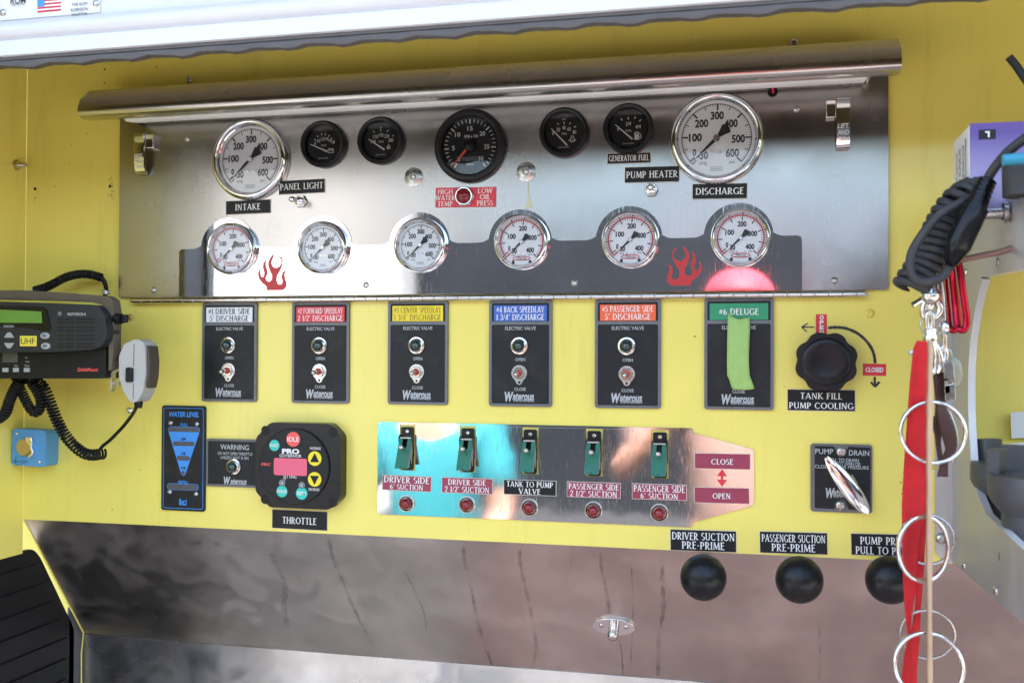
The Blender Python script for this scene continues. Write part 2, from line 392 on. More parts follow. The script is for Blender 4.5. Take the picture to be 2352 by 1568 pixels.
    if scratch:
        prev = None
        for rot_, sx_, th in ((.35, 700, .62), (-.9, 620, .64), (1.35, 800, .63)):
            wv = N.new('ShaderNodeMapping'); wv.inputs['Rotation'].default_value = (0, rot_, 0); wv.inputs['Scale'].default_value = (sx_, 60, 55); Lk.new(tc.outputs['Object'], wv.inputs[0])
            vo = N.new('ShaderNodeTexNoise'); vo.inputs['Scale'].default_value = 1; vo.inputs['Detail'].default_value = 3; Lk.new(wv.outputs[0], vo.inputs['Vector'])
            sr = N.new('ShaderNodeMapRange'); sr.inputs[1].default_value = th-.02; sr.inputs[2].default_value = th+.05; sr.inputs[3].default_value = 0; sr.inputs[4].default_value = scratch; Lk.new(vo.outputs[0], sr.inputs[0])
            if prev:
                ax2 = N.new('ShaderNodeMath'); ax2.operation = 'ADD'; Lk.new(prev, ax2.inputs[0]); Lk.new(sr.outputs[0], ax2.inputs[1]); prev = ax2.outputs[0]
            else: prev = sr.outputs[0]
        sr = prev.node
        a2 = N.new('ShaderNodeMath'); a2.operation = 'ADD'; Lk.new(rr.outputs[0], a2.inputs[0]); Lk.new(sr.outputs[0], a2.inputs[1]); Lk.new(a2.outputs[0], B.inputs['Roughness'])
    Lk.new(b.outputs[0], B.inputs['Normal'])
    if aniso:
        B.inputs['Anisotropic'].default_value = aniso; B.inputs['Anisotropic Rotation'].default_value = arot
        tg = N.new('ShaderNodeTangent'); tg.direction_type = 'RADIAL'; tg.axis = 'Z'; Lk.new(tg.outputs[0], B.inputs['Tangent'])
    return m

def swirl_metal(name, rgb, rough=.2, cell=11.0, wob=.35, streak=.5, ring=.12, tilt=.10):
    """sheet polished by hand with a disc: overlapping arcs of fine scratches, each patch tilting the sheen"""
    m = metal(name, rgb, rough=rough, grain=(1, 40, 40), gbump=.03, rvar=.09, blot=.16, wob=wob, wscale=7.0, streak=streak)
    nt, N, Lk, B = nodes(m)
    tc = N.new('ShaderNodeTexCoord'); vo = N.new('ShaderNodeTexVoronoi'); vo.inputs['Scale'].default_value = cell
    nz = N.new('ShaderNodeTexNoise'); nz.inputs['Scale'].default_value = 6; Lk.new(tc.outputs['Object'], nz.inputs['Vector'])
    av = N.new('ShaderNodeVectorMath'); av.operation = 'MULTIPLY_ADD'; av.inputs[1].default_value = (.12, .12, .12); Lk.new(nz.outputs['Color'], av.inputs[0]); Lk.new(tc.outputs['Object'], av.inputs[2])
    Lk.new(av.outputs[0], vo.inputs['Vector'])
    mu = N.new('ShaderNodeMath'); mu.operation = 'MULTIPLY'; mu.inputs[1].default_value = 210; Lk.new(vo.outputs['Distance'], mu.inputs[0])
    si = N.new('ShaderNodeMath'); si.operation = 'SINE'; Lk.new(mu.outputs[0], si.inputs[0])
    b = N.new('ShaderNodeBump'); b.inputs['Strength'].default_value = ring; b.inputs['Distance'].default_value = .0008; Lk.new(si.outputs[0], b.inputs['Height'])
    b3 = N.new('ShaderNodeBump'); b3.inputs['Strength'].default_value = tilt; b3.inputs['Distance'].default_value = .02; Lk.new(vo.outputs['Distance'], b3.inputs['Height'])
    old = B.inputs['Normal'].links[0].from_socket; Lk.new(old, b3.inputs['Normal']); Lk.new(b3.outputs[0], b.inputs['Normal']); Lk.new(b.outputs[0], B.inputs['Normal'])
    tg = N.new('ShaderNodeTangent'); tg.direction_type = 'RADIAL'; tg.axis = 'Z'; Lk.new(tg.outputs[0], B.inputs['Tangent'])
    B.inputs['Anisotropic'].default_value = .55
    sw_ = N.new('ShaderNodeTexNoise'); sw_.inputs['Scale'].default_value = 17; sw_.inputs['Detail'].default_value = 2; sw_.inputs['Distortion'].default_value = .5; Lk.new(tc.outputs['Object'], sw_.inputs['Vector'])
    Lk.new(sw_.outputs[0], B.inputs['Anisotropic Rotation'])
    # the arcs the polishing disc left, in patches
    mk_ = N.new('ShaderNodeTexNoise'); mk_.inputs['Scale'].default_value = 8; mk_.inputs['Detail'].default_value = 4; Lk.new(tc.outputs['Object'], mk_.inputs['Vector'])
    m2 = N.new('ShaderNodeMapRange'); m2.inputs[1].default_value = .40; m2.inputs[2].default_value = .66; m2.inputs[3].default_value = -.06; m2.inputs[4].default_value = .20; Lk.new(mk_.outputs[0], m2.inputs[0])
    s2 = N.new('ShaderNodeMapRange'); s2.inputs[1].default_value = -1; s2.inputs[2].default_value = 1; s2.inputs[3].default_value = .82; s2.inputs[4].default_value = 1.0; Lk.new(si.outputs[0], s2.inputs[0])
    pm_ = N.new('ShaderNodeMath'); pm_.operation = 'MULTIPLY'; Lk.new(m2.outputs[0], pm_.inputs[0]); Lk.new(s2.outputs[0], pm_.inputs[1])
    av2 = N.new('ShaderNodeMath'); av2.operation = 'ADD'; av2.inputs[1].default_value = .9; Lk.new(pm_.outputs[0], av2.inputs[0])
    vm = N.new('ShaderNodeVectorMath'); vm.operation = 'SCALE'; src = B.inputs['Base Color'].links[0].from_socket; Lk.new(src, vm.inputs[0]); Lk.new(av2.outputs[0], vm.inputs['Scale']); Lk.new(vm.outputs[0], B.inputs['Base Color'])
    return m

def glass_sheet(name):
    m = bpy.data.materials.new(name); m.use_nodes = True; N = m.node_tree.nodes; Lk = m.node_tree.links
    out = N['Material Output']; N.remove(N['Principled BSDF'])
    t = N.new('ShaderNodeBsdfTransparent'); t.inputs[0].default_value = (.96, .97, .97, 1)
    g = N.new('ShaderNodeBsdfGlossy'); g.inputs['Roughness'].default_value = .03
    fr = N.new('ShaderNodeFresnel'); fr.inputs[0].default_value = 1.5
    a = N.new('ShaderNodeMath'); a.operation = 'ADD'; a.inputs[1].default_value = .004; Lk.new(fr.outputs[0], a.inputs[0])
    mx = N.new('ShaderNodeMixShader'); Lk.new(a.outputs[0], mx.inputs[0]); Lk.new(t.outputs[0], mx.inputs[1]); Lk.new(g.outputs[0], mx.inputs[2]); Lk.new(mx.outputs[0], out.inputs[0])
    return m

M = {}
M['yellow'] = yellow_paint()
M['steel'] = metal('brushed_stainless', (.43, .415, .40), rough=.25, grain=(260, 2, 3), gbump=.03, rvar=.12, blot=.42, smear=.4)
M['hood'] = metal('hood_stainless', (.54, .51, .48), rough=.26, grain=(2, 260, 260), gbump=.02, rvar=.05, blot=.12, smear=.2)
M['polish'] = metal('polished_stainless', (.66, .67, .69), rough=.03, grain=(3, 3, 160), gbump=.006, rvar=.015, blot=.10, wob=.006, scratch=.05)
M['mirror'] = metal('scratched_mirror_plate', (.66, .665, .67), rough=.055, grain=(120, 3, 3), gbump=.01, rvar=.035, blot=.22, wob=.012, wscale=14, scratch=.08)
M['chrome'] = mat('chrome', (.80, .80, .81), rough=.07, metal=1, var=.02, rvar=.03)
M['zinc'] = mat('zinc_steel', (.55, .54, .52), rough=.28, metal=1, var=.12, scale=300, bump=.1)
M['nickel'] = mat('nickel', (.62, .58, .52), rough=.2, metal=1, var=.1, scale=200)
M['cast'] = mat('cast_aluminium', (.15, .155, .16), rough=.45, metal=.7, var=.2, scale=260, bump=.2, grime=.3)
M['alu'] = metal('ground_aluminium', (.50, .485, .47), rough=.45, grain=(40, 30, 1.5), gbump=.2, rvar=.1, blot=.22, smear=.6)
M['alu'].node_tree.nodes['Principled BSDF'].inputs['Metallic'].default_value = .6
M['apron'] = swirl_metal('apron_swirl_steel', (.63, .555, .50), rough=.34, wob=.03, streak=0, ring=.02, tilt=.035)
M['skirt'] = swirl_metal('skirt_swirl_steel', (.60, .60, .60), rough=.30, wob=.02, streak=0, ring=.015, tilt=.03)
M['black'] = mat('black_plastic', (.010, .010, .011), rough=.30, var=.2, scale=60, spec=.28)
M['gloss'] = mat('gloss_black', (.006, .006, .007), rough=.25, coat=0, var=.1, spec=.28)
M['rubber'] = mat('black_rubber', (.0065, .0065, .0065), rough=.48, var=.25, scale=90, bump=.05, spec=.28)
M['greyrub'] = mat('grey_rubber', (.029, .029, .030), rough=.62, var=.25, scale=120, bump=.1, grime=.35, gcol=(.11, .09, .065))
M['face'] = mat('black_enamel', (.012, .0125, .0135), rough=.42, var=.25, scale=70, rvar=.12, grime=.5, gcol=(.05, .05, .05), spec=.28)
M['label'] = mat('black_laminate', (.008, .0085, .010), rough=.4, var=.15, spec=.28)
M['core'] = mat('laminate_core', (.72, .64, .53), rough=.55, var=.08)
M['ink'] = mat('white_ink', (.78, .77, .73), rough=.5, var=.04)
M['dim'] = mat('worn_silver_ink', (.42, .43, .43), rough=.4, var=.25, scale=400)
M['dark'] = mat('dark_ink', (.02, .02, .022), rough=.5, var=.05)
M['dial'] = mat('dial_white', (.93, .93, .935), rough=.45, var=.02)
M['dialblack'] = mat('dial_black', (.010, .010, .011), rough=.5, var=.1, spec=.28)
M['redink'] = mat('red_ink', (.60, .008, .02), rough=.45, var=.06)
M['orange'] = mat('orange_needle', (.85, .11, .025), rough=.4, var=.05)
M['glass'] = glass_sheet('gauge_glass')
M['maroon'] = mat('maroon_laminate', (.30, .035, .07), rough=.36, var=.07)
M['red'] = mat('red_laminate', (.66, .025, .045), rough=.38, var=.06)
M['lwhite'] = mat('white_laminate', (.75, .75, .75), rough=.4, var=.03)
M['lyellow'] = mat('yellow_laminate', (.80, .62, .02), rough=.38, var=.04)
M['lblue'] = mat('blue_laminate', (.035, .12, .46), rough=.38, var=.05)
M['lorange'] = mat('orange_laminate', (.82, .12, .03), rough=.38, var=.05)
M['lgreen'] = mat('green_laminate', (.015, .27, .12), rough=.38, var=.05)
M['olive'] = mat('olive_ink', (.25, .19, .01), rough=.5)
M['flap'] = mat('green_enamel', (.010, .135, .070), rough=.33, var=.1, scale=60, grime=.12, gcol=(.2, .2, .15))
M['tape'] = mat('green_masking_tape', (.34, .53, .15), rough=.7, var=.14, scale=90, bump=.5)
M['lensgreen'] = mat('dark_green_lens', (.004, .030, .026), rough=.08, coat=1, var=.1)
M['lensred'] = mat('dark_red_lens', (.20, .006, .010), rough=.10, coat=.25, var=.1)
M['flame'] = mat('red_flame_vinyl', (.50, .018, .02), rough=.35, var=.12, scale=30)
M['pink'] = mat('pink_display', (.72, .10, .17), rough=.3, var=.06, scale=60)
M['teal'] = mat('teal_ink', (.03, .50, .40), rough=.4, var=.04)
M['idle'] = mat('coral_ink', (.80, .09, .085), rough=.4, var=.04)
M['buttonyellow'] = mat('button_yellow', (.82, .66, .02), rough=.4, var=.03)
M['bluepanel'] = mat('blue_ink', (.045, .27, .72), rough=.4, var=.04)
M['led'] = mat('smoked_window', (.075, .075, .08), rough=.3, var=.3, scale=220)
M['lens_lamp'] = mat('white_lamp_lens', (.86, .85, .83), rough=.4, var=.03)
M['radio'] = mat('charcoal_plastic', (.024, .025, .028), rough=.45, var=.12, scale=70, grime=.12, gcol=(.09, .08, .07), spec=.28)
M['radiodark'] = mat('black_radio_case', (.008, .008, .009), rough=.5, var=.2, scale=60, spec=.28)
M['dust'] = mat('dusty_brown_bracket', (.115, .088, .058), rough=.75, var=.3, scale=45, bump=.15)
M['lcd'] = mat('green_display', (.11, .26, .04), rough=.2, coat=.6, var=.1, scale=30)
M['greybtn'] = mat('grey_button', (.36, .37, .37), rough=.45, var=.06)
M['sticker'] = mat('yellow_sticker', (.82, .66, .06), rough=.5, var=.05)
M['mic'] = mat('off_white_plastic', (.42, .41, .38), rough=.42, var=.07, scale=25, grime=.3, gcol=(.2, .17, .13))
M['bluebox'] = mat('blue_enamel', (.085, .30, .56), rough=.36, var=.05, scale=30, grime=.12)
M['brass'] = mat('worn_brass', (.52, .37, .10), rough=.45, metal=.55, var=.2, scale=90, grime=.3)
M['webbing'] = mat('red_webbing', (.64, .012, .016), rough=.75, var=.25, scale=120, bump=.4, grime=.3, gcol=(.12, .01, .01))
nt, N, Lk, B = nodes(M['webbing']); tc = N.new('ShaderNodeTexCoord'); wv_ = N.new('ShaderNodeTexWave'); wv_.bands_direction = 'Z'; wv_.inputs['Scale'].default_value = 190; wv_.inputs['Distortion'].default_value = .6
Lk.new(tc.outputs['Object'], wv_.inputs['Vector']); bb_ = N.new('ShaderNodeBump'); bb_.inputs['Strength'].default_value = .6; bb_.inputs['Distance'].default_value = .0012; Lk.new(wv_.outputs[0], bb_.inputs['Height']); Lk.new(bb_.outputs[0], B.inputs['Normal'])
M['leather'] = mat('tan_leather_edge', (.50, .33, .20), rough=.7, var=.2, scale=60, bump=.2)
M['brown'] = mat('brown_leather', (.055, .018, .014), rough=.55, var=.25, scale=60)
M['anod'] = mat('red_anodised', (.42, .010, .030), rough=.22, metal=.85, var=.1, scale=100)
M['rust'] = mat('rusty_rod', (.26, .15, .12), rough=.6, metal=.4, var=.3, scale=200, bump=.3)
M['paper'] = mat('paper', (.74, .73, .70), rough=.75, var=.04, scale=20)
M['purple'] = mat('purple_card', (.17, .09, .42), rough=.4, var=.25, scale=5)
M['card'] = mat('white_card', (.72, .69, .63), rough=.6, var=.04)
M['fitting'] = mat('grey_fitting', (.085, .087, .092), rough=.5, metal=.3, var=.2, scale=60)
M['tealplastic'] = mat('teal_plastic', (.02, .22, .32), rough=.35)
M['doorwhite'] = mat('door_satin_aluminium', (.66, .66, .68), rough=.35, var=.02, scale=8, rvar=.04)
M['seal'] = mat('grey_seal', (.085, .075, .07), rough=.55, var=.3, scale=50, bump=.2)
M['interior'] = mat('dull_ceiling', (.52, .47, .40), rough=.6, var=.1)

# ================================================================ the compartment and what stands around the truck
XL = P(53, 1192, 0).x            # left inner corner of the compartment
XW = P(2187, 1100, 0).x          # plane of the aluminium bracket on the right
ZB = EYE-0.264                   # lower edge of the yellow panel
YS, YO = -.006, -.0085           # fronts of the steel panel and of its polished overlay
def struct(name, mb, m, **k):
    o = mb.build(name, m, **k); o['kind'] = 'structure'; return o
def W(q): return (q.x, q.z)

g = bpy.data.materials.new('concrete'); nt, N, Lk, B = nodes(g)
tc = N.new('ShaderNodeTexCoord'); nz = N.new('ShaderNodeTexNoise'); nz.inputs['Scale'].default_value = .8; nz.inputs['Detail'].default_value = 9
Lk.new(tc.outputs['Object'], nz.inputs['Vector']); mx = N.new('ShaderNodeMix'); mx.data_type = 'RGBA'
mx.inputs[6].default_value = (.16, .155, .15, 1); mx.inputs[7].default_value = (.26, .25, .24, 1); Lk.new(nz.outputs[0], mx.inputs[0]); Lk.new(mx.outputs[2], B.inputs['Base Color']); B.inputs['Roughness'].default_value = .85
struct('ground', MB().add([(-300, -300, 0), (300, -300, 0), (300, 300, 0), (-300, 300, 0)], [(0, 1, 2, 3)]), g)

as_ = mat('asphalt', (.045, .046, .05), rough=.95, var=.25, scale=6, spec=.05)
struct('road', MB().add([(-40, -60, .004), (40, -60, .004), (40, -4.6, .004), (-40, -4.6, .004)], [(0, 1, 2, 3)]), as_)
# yellow painted back panel, side wall, ceiling
pw = MB(); pw.box(XL, 1.6, 0, .003, ZB, EYE+.56)
panel = tag(pw.build('panel_wall', M['yellow']), 'lime yellow painted back wall that carries all the gauges and controls', 'wall')
hp = lambda x, y: P(x, y, 0)
for i, (x, y, r) in enumerate(((81, 434, 4.2), (253, 428, 4.2), (241, 160, 2.6), (360, 155, 2), (240, 191, 2.2))):
    q = hp(x, y); MB().disc(q.x, q.z, r*.0006, -.0006, 14).build('drilled_hole', M['dialblack'], panel, flat=True)
sm_ = bpy.data.materials.new('scuff'); nt, N, Lk, B = nodes(sm_); B.inputs['Base Color'].default_value = (.16, .13, .04, 1); B.inputs['Roughness'].default_value = .6
def scuff(x, y, w, h, n, seed):
    rr = random.Random(seed); mb = MB()
    for k in range(n):
        q = hp(x+rr.gauss(0, w), y+rr.gauss(0, h)); a = rr.uniform(0, 3); l = rr.uniform(.0006, .0022)
        mb.add([(q.x+l*cos(a), -.0005-2e-5*k, q.z+l*sin(a)), (q.x-l*.5*sin(a), -.0005-2e-5*k, q.z+l*.3*cos(a)), (q.x-l*cos(a), -.0005-2e-5*k, q.z-l*sin(a)), (q.x+l*.4*sin(a), -.0005-2e-5*k, q.z-l*.3*cos(a))], [(0, 1, 2, 3)])
    mb.build('paint_chips', sm_, panel, flat=True)
scuff(255, 448, 5, 6, 16, 1); scuff(84, 452, 3, 8, 8, 2); scuff(258, 422, 5, 6, 9, 3); scuff(150, 350, 45, 60, 14, 4); scuff(2075, 1130, 5, 20, 12, 5); scuff(330, 1120, 60, 40, 8, 6)
sw = MB(); sw.box(XL-.003, XL, -.46, -.0005, EYE-.318, EYE+.56)
tag(sw.build('side_wall', M['yellow']), 'yellow painted side wall running forward from the seam beside the radio', 'wall')
dr = MB().box(XL-.002, XL+.012, -.485, -.462, .7, EYE+.56).box(XL-.002, XL+.004, -.55, -.485, .7, EYE+.56).box(XL-.002, XL+.012, -.578, -.55, .7, EYE+.56)
tag(dr.build('door_rail', mat('grey_door_rail', (.16, .155, .15), rough=.4, metal=.6)), 'grey upright rail for the shutter at the front of the side wall', 'rail')
rw = MB(); rw.box(1.6, 1.603, -.46, .003, .6, EYE+.56)
tag(rw.build('side_wall', M['yellow']), 'yellow painted end wall of the compartment beyond the grey fittings', 'wall')
MBc = MB().box(XL-.003, 1.603, -.50, .25, EYE+.561, EYE+.80)
struct('ceiling', MBc, M['interior'])
# the body behind keeps the sun off
tag(MB().box(XL-2.2, 2.6, .55, 1.9, .5, EYE+1.25).build('truck_body', M['yellow'], bevel=.02), 'yellow body of the fire truck behind the control compartment', 'truck')
ml = MB().box(-2.6, -.55, -.62, .30, .60, .64); struct('reflection_board', ml, mat('pale_reflection', (.76, .63, .51), rough=.6, var=.3, scale=30))  # unseen pale board, added to brighten what the apron reflects
mr_ = MB().box(-.5495, 1.6, -.62, .30, .60, .64); struct('reflection_board_maroon', mr_, mat('maroon_reflection', (.72, .47, .36), rough=.7, var=.25, scale=11, grime=2.0, gcol=(.66, .09, .07)))  # unseen maroon board, added so the apron's right half reflects red

# undercut apron and the skirt below it
Y1, Z1 = .155, EYE-.487
ap = MB(); n_ = (0, -.0, 0)
ap.prism([(0.0005, ZB), (Y1+.002, Z1-.0030), (Y1+.006, Z1-.0015), (.0036, ZB+.0005)], XL, 1.6, ax='x')
apo = ap.build('apron', M['apron']); tag(apo, 'swirl polished steel apron sloping back under the yellow panel, streaked by runs', 'panel')
sk = MB(); sk.prism([(Y1-.002, Z1+.0005), (Y1+.006, .66), (Y1+.009, .66), (Y1+.0005, Z1+.0005)], XL, 1.6, ax='x')
tag(sk.build('skirt', M['skirt']), 'bright swirl polished steel skirt at the very bottom below the apron', 'panel')
# yellow edged end of the apron, black ribbed rubber and grey strip on the left
edge = MB(); edge.tube([(XL+.001, -.0005, ZB), (XL+.001, Y1-.004, Z1+.004), (XL+.001, Y1-.009, Z1-.03), (XL+.001, Y1-.004, .68)], .0011, 8)
tag(edge.build('edge_trim', M['yellow']), 'thin yellow edge trim along the left end of the steel apron', 'trim')
rb = thing('ribbed_mat', 'black ribbed rubber matting on the side wall under the yellow corner', 'mat', (XL-.002, -.02, EYE-.45))
r_ = MB()
pr = [(-.5, .135), (.045, .135), (.062, .120), (.150, -.02), (.150, -.5), (-.5, -.5)]
r_.prism(fillet(pr, .012), -.006, 0, ax='x')
for k in range(17):
    z = .105-.0345*k
    y1 = .05 if z > .11 else min(.139, .062+(.12-z)*.63)
    r_.prism([(-.005, z-.006), (.0045, z-.003), (.0045, z+.003), (-.005, z+.006)], -.5, y1-.012, ax='y')
r_.build('ribbed_sheet', M['rubber'], rb, smooth=30)
st = MB(); st.box(XL-.006, XL-.002, .118, .158, .7, EYE-.432)
tag(st.build('edge_strip', M['fitting']), 'dark grey upright strip between the ribbed mat and the yellow trim', 'strip')

# rolled up shutter door hanging at the top front
YD = -.35
dz0 = P(1176, 75, YD).z
door = thing('shutter_door', 'white roll-up shutter door with a grey rubber seal hanging at the top', 'door', (-.3, YD, dz0))
b0 = MB()
prof = [(-.016, .0090), (-.0185, .0100), (-.0185, .0268), (-.0165, .0280)]
for k in range(11):
    a = radians(-65+150*k/10); prof.append((-.0105-.0125*cos(a), .0398+.0118*sin(a)))
prof += [(-.0095, .0525), (-.0095, .10), (-.0095, .40), (.0, .40), (.0, .0090)]
b0.prism(prof, -1.1, 1.7, ax='x'); b0.build('bottom_rail', M['doorwhite'], door, smooth=40)
MB().box(-1.1, 1.7, .0005, .006, .006, .40).build('added_backing', mat('dark_backing', (.13, .12, .11), rough=.5, metal=.3), door)  # dark backing, added so the hood and steel panel reflect it dark
b1 = MB(); b1.box(-1.1, 1.7, -.0150, .0004, .0052, .0088); b1.build('seal_carrier', M['seal'], door)
wv = MB(); n = 260; vs_ = []
for i in range(n+1):
    x = -1.1+2.8*i/n; t = (x*15.5+.08*sin(x*7)) % 1.0
    s_ = .0019*sin(2*pi*t)+.0008*sin(4*pi*t+.6)+.0005*sin(x*61)
    for y, z in ((-.0135, .0054), (-.0150+.4*s_, .0030+.5*s_), (-.0140+.3*s_, -.0022+s_), (-.0090, -.0036+s_), (-.0040, -.0026+s_*.6), (-.002, .0054)): vs_.append((x, y, z))
fs = []
for i in range(n):
    for k in range(6):
        k2 = (k+1) % 6; fs.append((i*6+k, i*6+k2, (i+1)*6+k2, (i+1)*6+k))
wv.add(vs_, fs); wv.build('rubber_seal', M['seal'], door, smooth=60)
# maker's plate on the door
def dq(x, y): q = P(x, y, YD-.0105); return q.x, q.z
q0 = dq(1, 50); q1 = dq(230, 30)
dp = thing('door_plate', 'white maker plate with a flag and lettering on the shutter door', 'plate', (q0[0], YD-.0105, dz0+.0535))
wd = q1[0]-q0[0]
MB().box(0, wd, -.0006, .0006, .001, .075).build('plate', M['lwhite'], dp)
fl = dq(88, 0)[0]-q0[0], dq(141, 0)[0]-q0[0]
fz = P(115, 27, YD-.0105).z-(dz0+.0535)
for k in range(9):
    hh = .0021; z = fz-.0005+k*hh
    MB().box(fl[0], fl[1], -.0011, -.0008, z, z+hh-.00006).build('flag_stripe', M['redink'] if k % 2 == 0 else M['lwhite'], dp)
MB().box(fl[0], fl[0]+(fl[1]-fl[0])*.3, -.0017, -.0013, fz+.0062, fz+.019).build('flag_canton', M['bluepanel'], dp)
t = MB(); zz = lambda y, x: P(x, y, YD-.0105).z-(dz0+.0535); xx = lambda x: dq(x, 0)[0]-q0[0]
t.text('ROM', xx(43), zz(2, 43), .008, -.0012, w=.021, bold=.02); t.text('CORPORATION', xx(43), zz(12, 43), .0025, -.0012, w=.018)
t.text('THE ROM', xx(184), zz(11, 184), .0038, -.0012, w=.021); t.text('ROBINSON', xx(184), zz(23, 184), .0038, -.0012, w=.023); t.text('SHUTTER', xx(184), zz(34, 184), .0036, -.0012, w=.021)
t.build('lettering', M['led'], dp, flat=True)
for (x, y) in ((8.5, 30), (222, 9)):
    MB().lathe([(.0042, 0), (.0042, -.001), (.002, -.0022), (0, -.0022)], 16, (xx(x), -.0006, zz(y, x))).build('rivet', M['zinc'], dp)

# things the metal reflects: pale building, dark building, two people
bw = mat('pale_render', (.38, .38, .38), rough=.8, var=.05, scale=2); bd = mat('dark_siding', (.016, .018, .022), rough=.9, var=.3, scale=2, spec=.03)
tag(MB().box(-6.0, -3.45, -10.2, -8.2, 0, 6.5).build('building', bw), 'pale rendered building across the yard, seen only in the polished metal', 'building')
tag(MB().box(-3.4, 9.0, -13, -8.6, 0, 3.05).build('building', bd), 'low dark building across the yard, seen only in the polished metal', 'building')
tag(MB().box(-16.0, -6.3, -13, -8.6, 0, 3.4).build('building', mat('olive_siding', (.035, .032, .02), rough=.9, var=.3, scale=2, spec=.03)), 'drab building beyond the pale one, seen only in the polished metal', 'building')

# ================================================================ hinged stainless instrument panel
pt = [W(P(275, 272, YS)), W(P(2038, 172, YS)), W(P(2043.5, 665.4, YS)), W(P(272.5, 683.4, YS))]
px0, px1 = (pt[0][0]+pt[3][0])/2, (pt[1][0]+pt[2][0])/2; pz0 = (pt[2][1]+pt[3][1])/2; pz1 = EYE+.372
ip = thing('instrument_panel', 'wide brushed stainless instrument panel hinged along its lower edge', 'panel', ((px0+px1)/2, YS, pz0))
IO = ip.location
def il(q): return (q.x-IO.x, q.z-IO.z)
MB().prism(fillet([(px0-IO.x, 0), (px1-IO.x, 0), (px1-IO.x, pz1-pz0), (px0-IO.x, pz1-pz0)], .004), 0, .004).build('steel_sheet', M['steel'], ip, bevel=.0006)
# polished overlay with scalloped top
SM = [(526, 571.5), (741.8, 567), (964.3, 562), (1195.3, 555.4), (1445, 549.6), (1696, 543.4)]
sc_c = [il(P(x, y, YS)) for x, y in SM]
gz = sum(c[1] for c in sc_c)/6
RA = .0455
base = il(P(1300, 553, YS))[1]
xl = il(P(412.5, 620, YS))[0]; xr = il(P(1842, 600, YS))[0]
out = [(xr, .0006), (xr, base)]
for cx, cz in reversed(sc_c):
    h = math.sqrt(RA*RA-(base-gz)**2); a0 = math.atan2(base-gz, h)
    out.append((cx+h+.009, base))
    for k in range(25):
        a = a0+.10+(pi-2*a0-.2)*k/24; out.append((cx+RA*cos(a), gz+RA*sin(a)))
    out.append((cx-h-.009, base))
out += [(xl, base), (xl, .0006)]
rs = [0, .007]+([.007]+[0]*25+[.007])*6+[.007, 0]
MB().prism(fillet(out, rs, 4), -.0025, -.0002).build('polished_overlay', M['polish'], ip)
# piano hinge
hz = il(P(1176, 683, -.012))[1]; hx0 = il(P(307, 690, -.01))[0]; hx1 = il(P(1986, 674, -.01))[0]
hm = MB(); k = 0; x = hx0; pitch = .0173
while x < hx1-.004:
    x2 = min(x+pitch-.0007, hx1)
    hm.lathe([(.0038, x), (.0041, x+.0004), (.0041, x2-.0004), (.0038, x2)], 14, (0, -.0048, hz), ax='x'); x += pitch
hm.build('hinge', M['nickel'], ip)
MB().lathe([(.0025, hx0-.004), (.0025, hx1+.004)], 10, (0, -.0048, hz), ax='x').build('hinge_pin', M['zinc'], ip)
hl = MB().box(hx0, hx1, -.0005, .0045, hz-.0035, hz+.004); hl.build('hinge_leaf', M['zinc'], ip)
# button head screws
def screw(mb, x, z, r, y0, hexr=.45):
    mb.lathe([(r, y0), (r*.96, y0-r*.22), (r*.75, y0-r*.5), (r*hexr, y0-r*.62), (r*hexr*.98, y0-r*.25), (0, y0-r*.25)], 18, (x, 0, z))
for x, y, yy in ((429.5, 319.5, 0), (353, 666, 0), (842.5, 655, -.0025), (1319.7, 649.6, -.0025), (1916.5, 644, 0), (1829.7, 251, 0)):
    c = il(P(x, y, YS)); s_ = MB(); screw(s_, c[0], c[1], .0046, yy); s_.build('screw', M['zinc'], ip)
for x, y in ((950.5, 407), (1208.5, 394.6)):
    c = il(P(x, y, YS)); s_ = MB(); s_.lathe([(.0140, 0), (.0138, -.0012), (.006, -.0042), (.0055, -.0042), (.005, -.0028), (0, -.0028)], 30, (c[0], 0, c[1]))
    w_ = s_.build('countersunk_washer', M['zinc'], ip); s2 = MB(); screw(s2, c[0], c[1], .0046, -.0026); s2.build('screw', M['zinc'], w_)
# rusty run under the second washer
c0 = il(P(1213, 420, YS)); c1 = il(P(1216, 478, YS)); rn = MB()
pts = [(c0[0], c0[1], .0011), (c0[0]+.0004, c0[1]-.012, .0013), (c0[0]+.0017, c0[1]-.022, .0018), (c1[0]-.0004, c1[1]+.006, .0034), (c1[0], c1[1], .006)]
for (a, b, w1), (d, e, w2) in zip(pts, pts[1:]):
    rn.add([(a-w1, -.0003, b), (a+w1, -.0003, b), (d+w2, -.0003, e), (d-w2, -.0003, e)], [(0, 1, 2, 3)])
rn.build('rust_run', metal('stained_steel', (.50, .44, .30), rough=.36, grain=(260, 2, 3)), ip, flat=True)
# cable hole with red wire
c = il(P(1774.5, 211.7, YS)); gm = MB().lathe([(.0062, .0), (.0066, -.0014), (.0056, -.003), (.0044, -.002), (.0042, .0)], 22, (c[0], 0, c[1])); gr = gm.build('grommet', M['rubber'], ip)
MB().disc(c[0], c[1], .0045, -.0004, 18).build('cable_hole', M['dialblack'], gr, flat=True)
MB().tube(smoothpath([(c[0]+.001, .002, c[1]-.002), (c[0]+.0005, -.004, c[1]+.001), (c[0]-.001, -.006, c[1]+.010), (c[0]-.002, -.008, c[1]+.03)], 5), .0014, 8).build('red_wire', M['red'], ip)

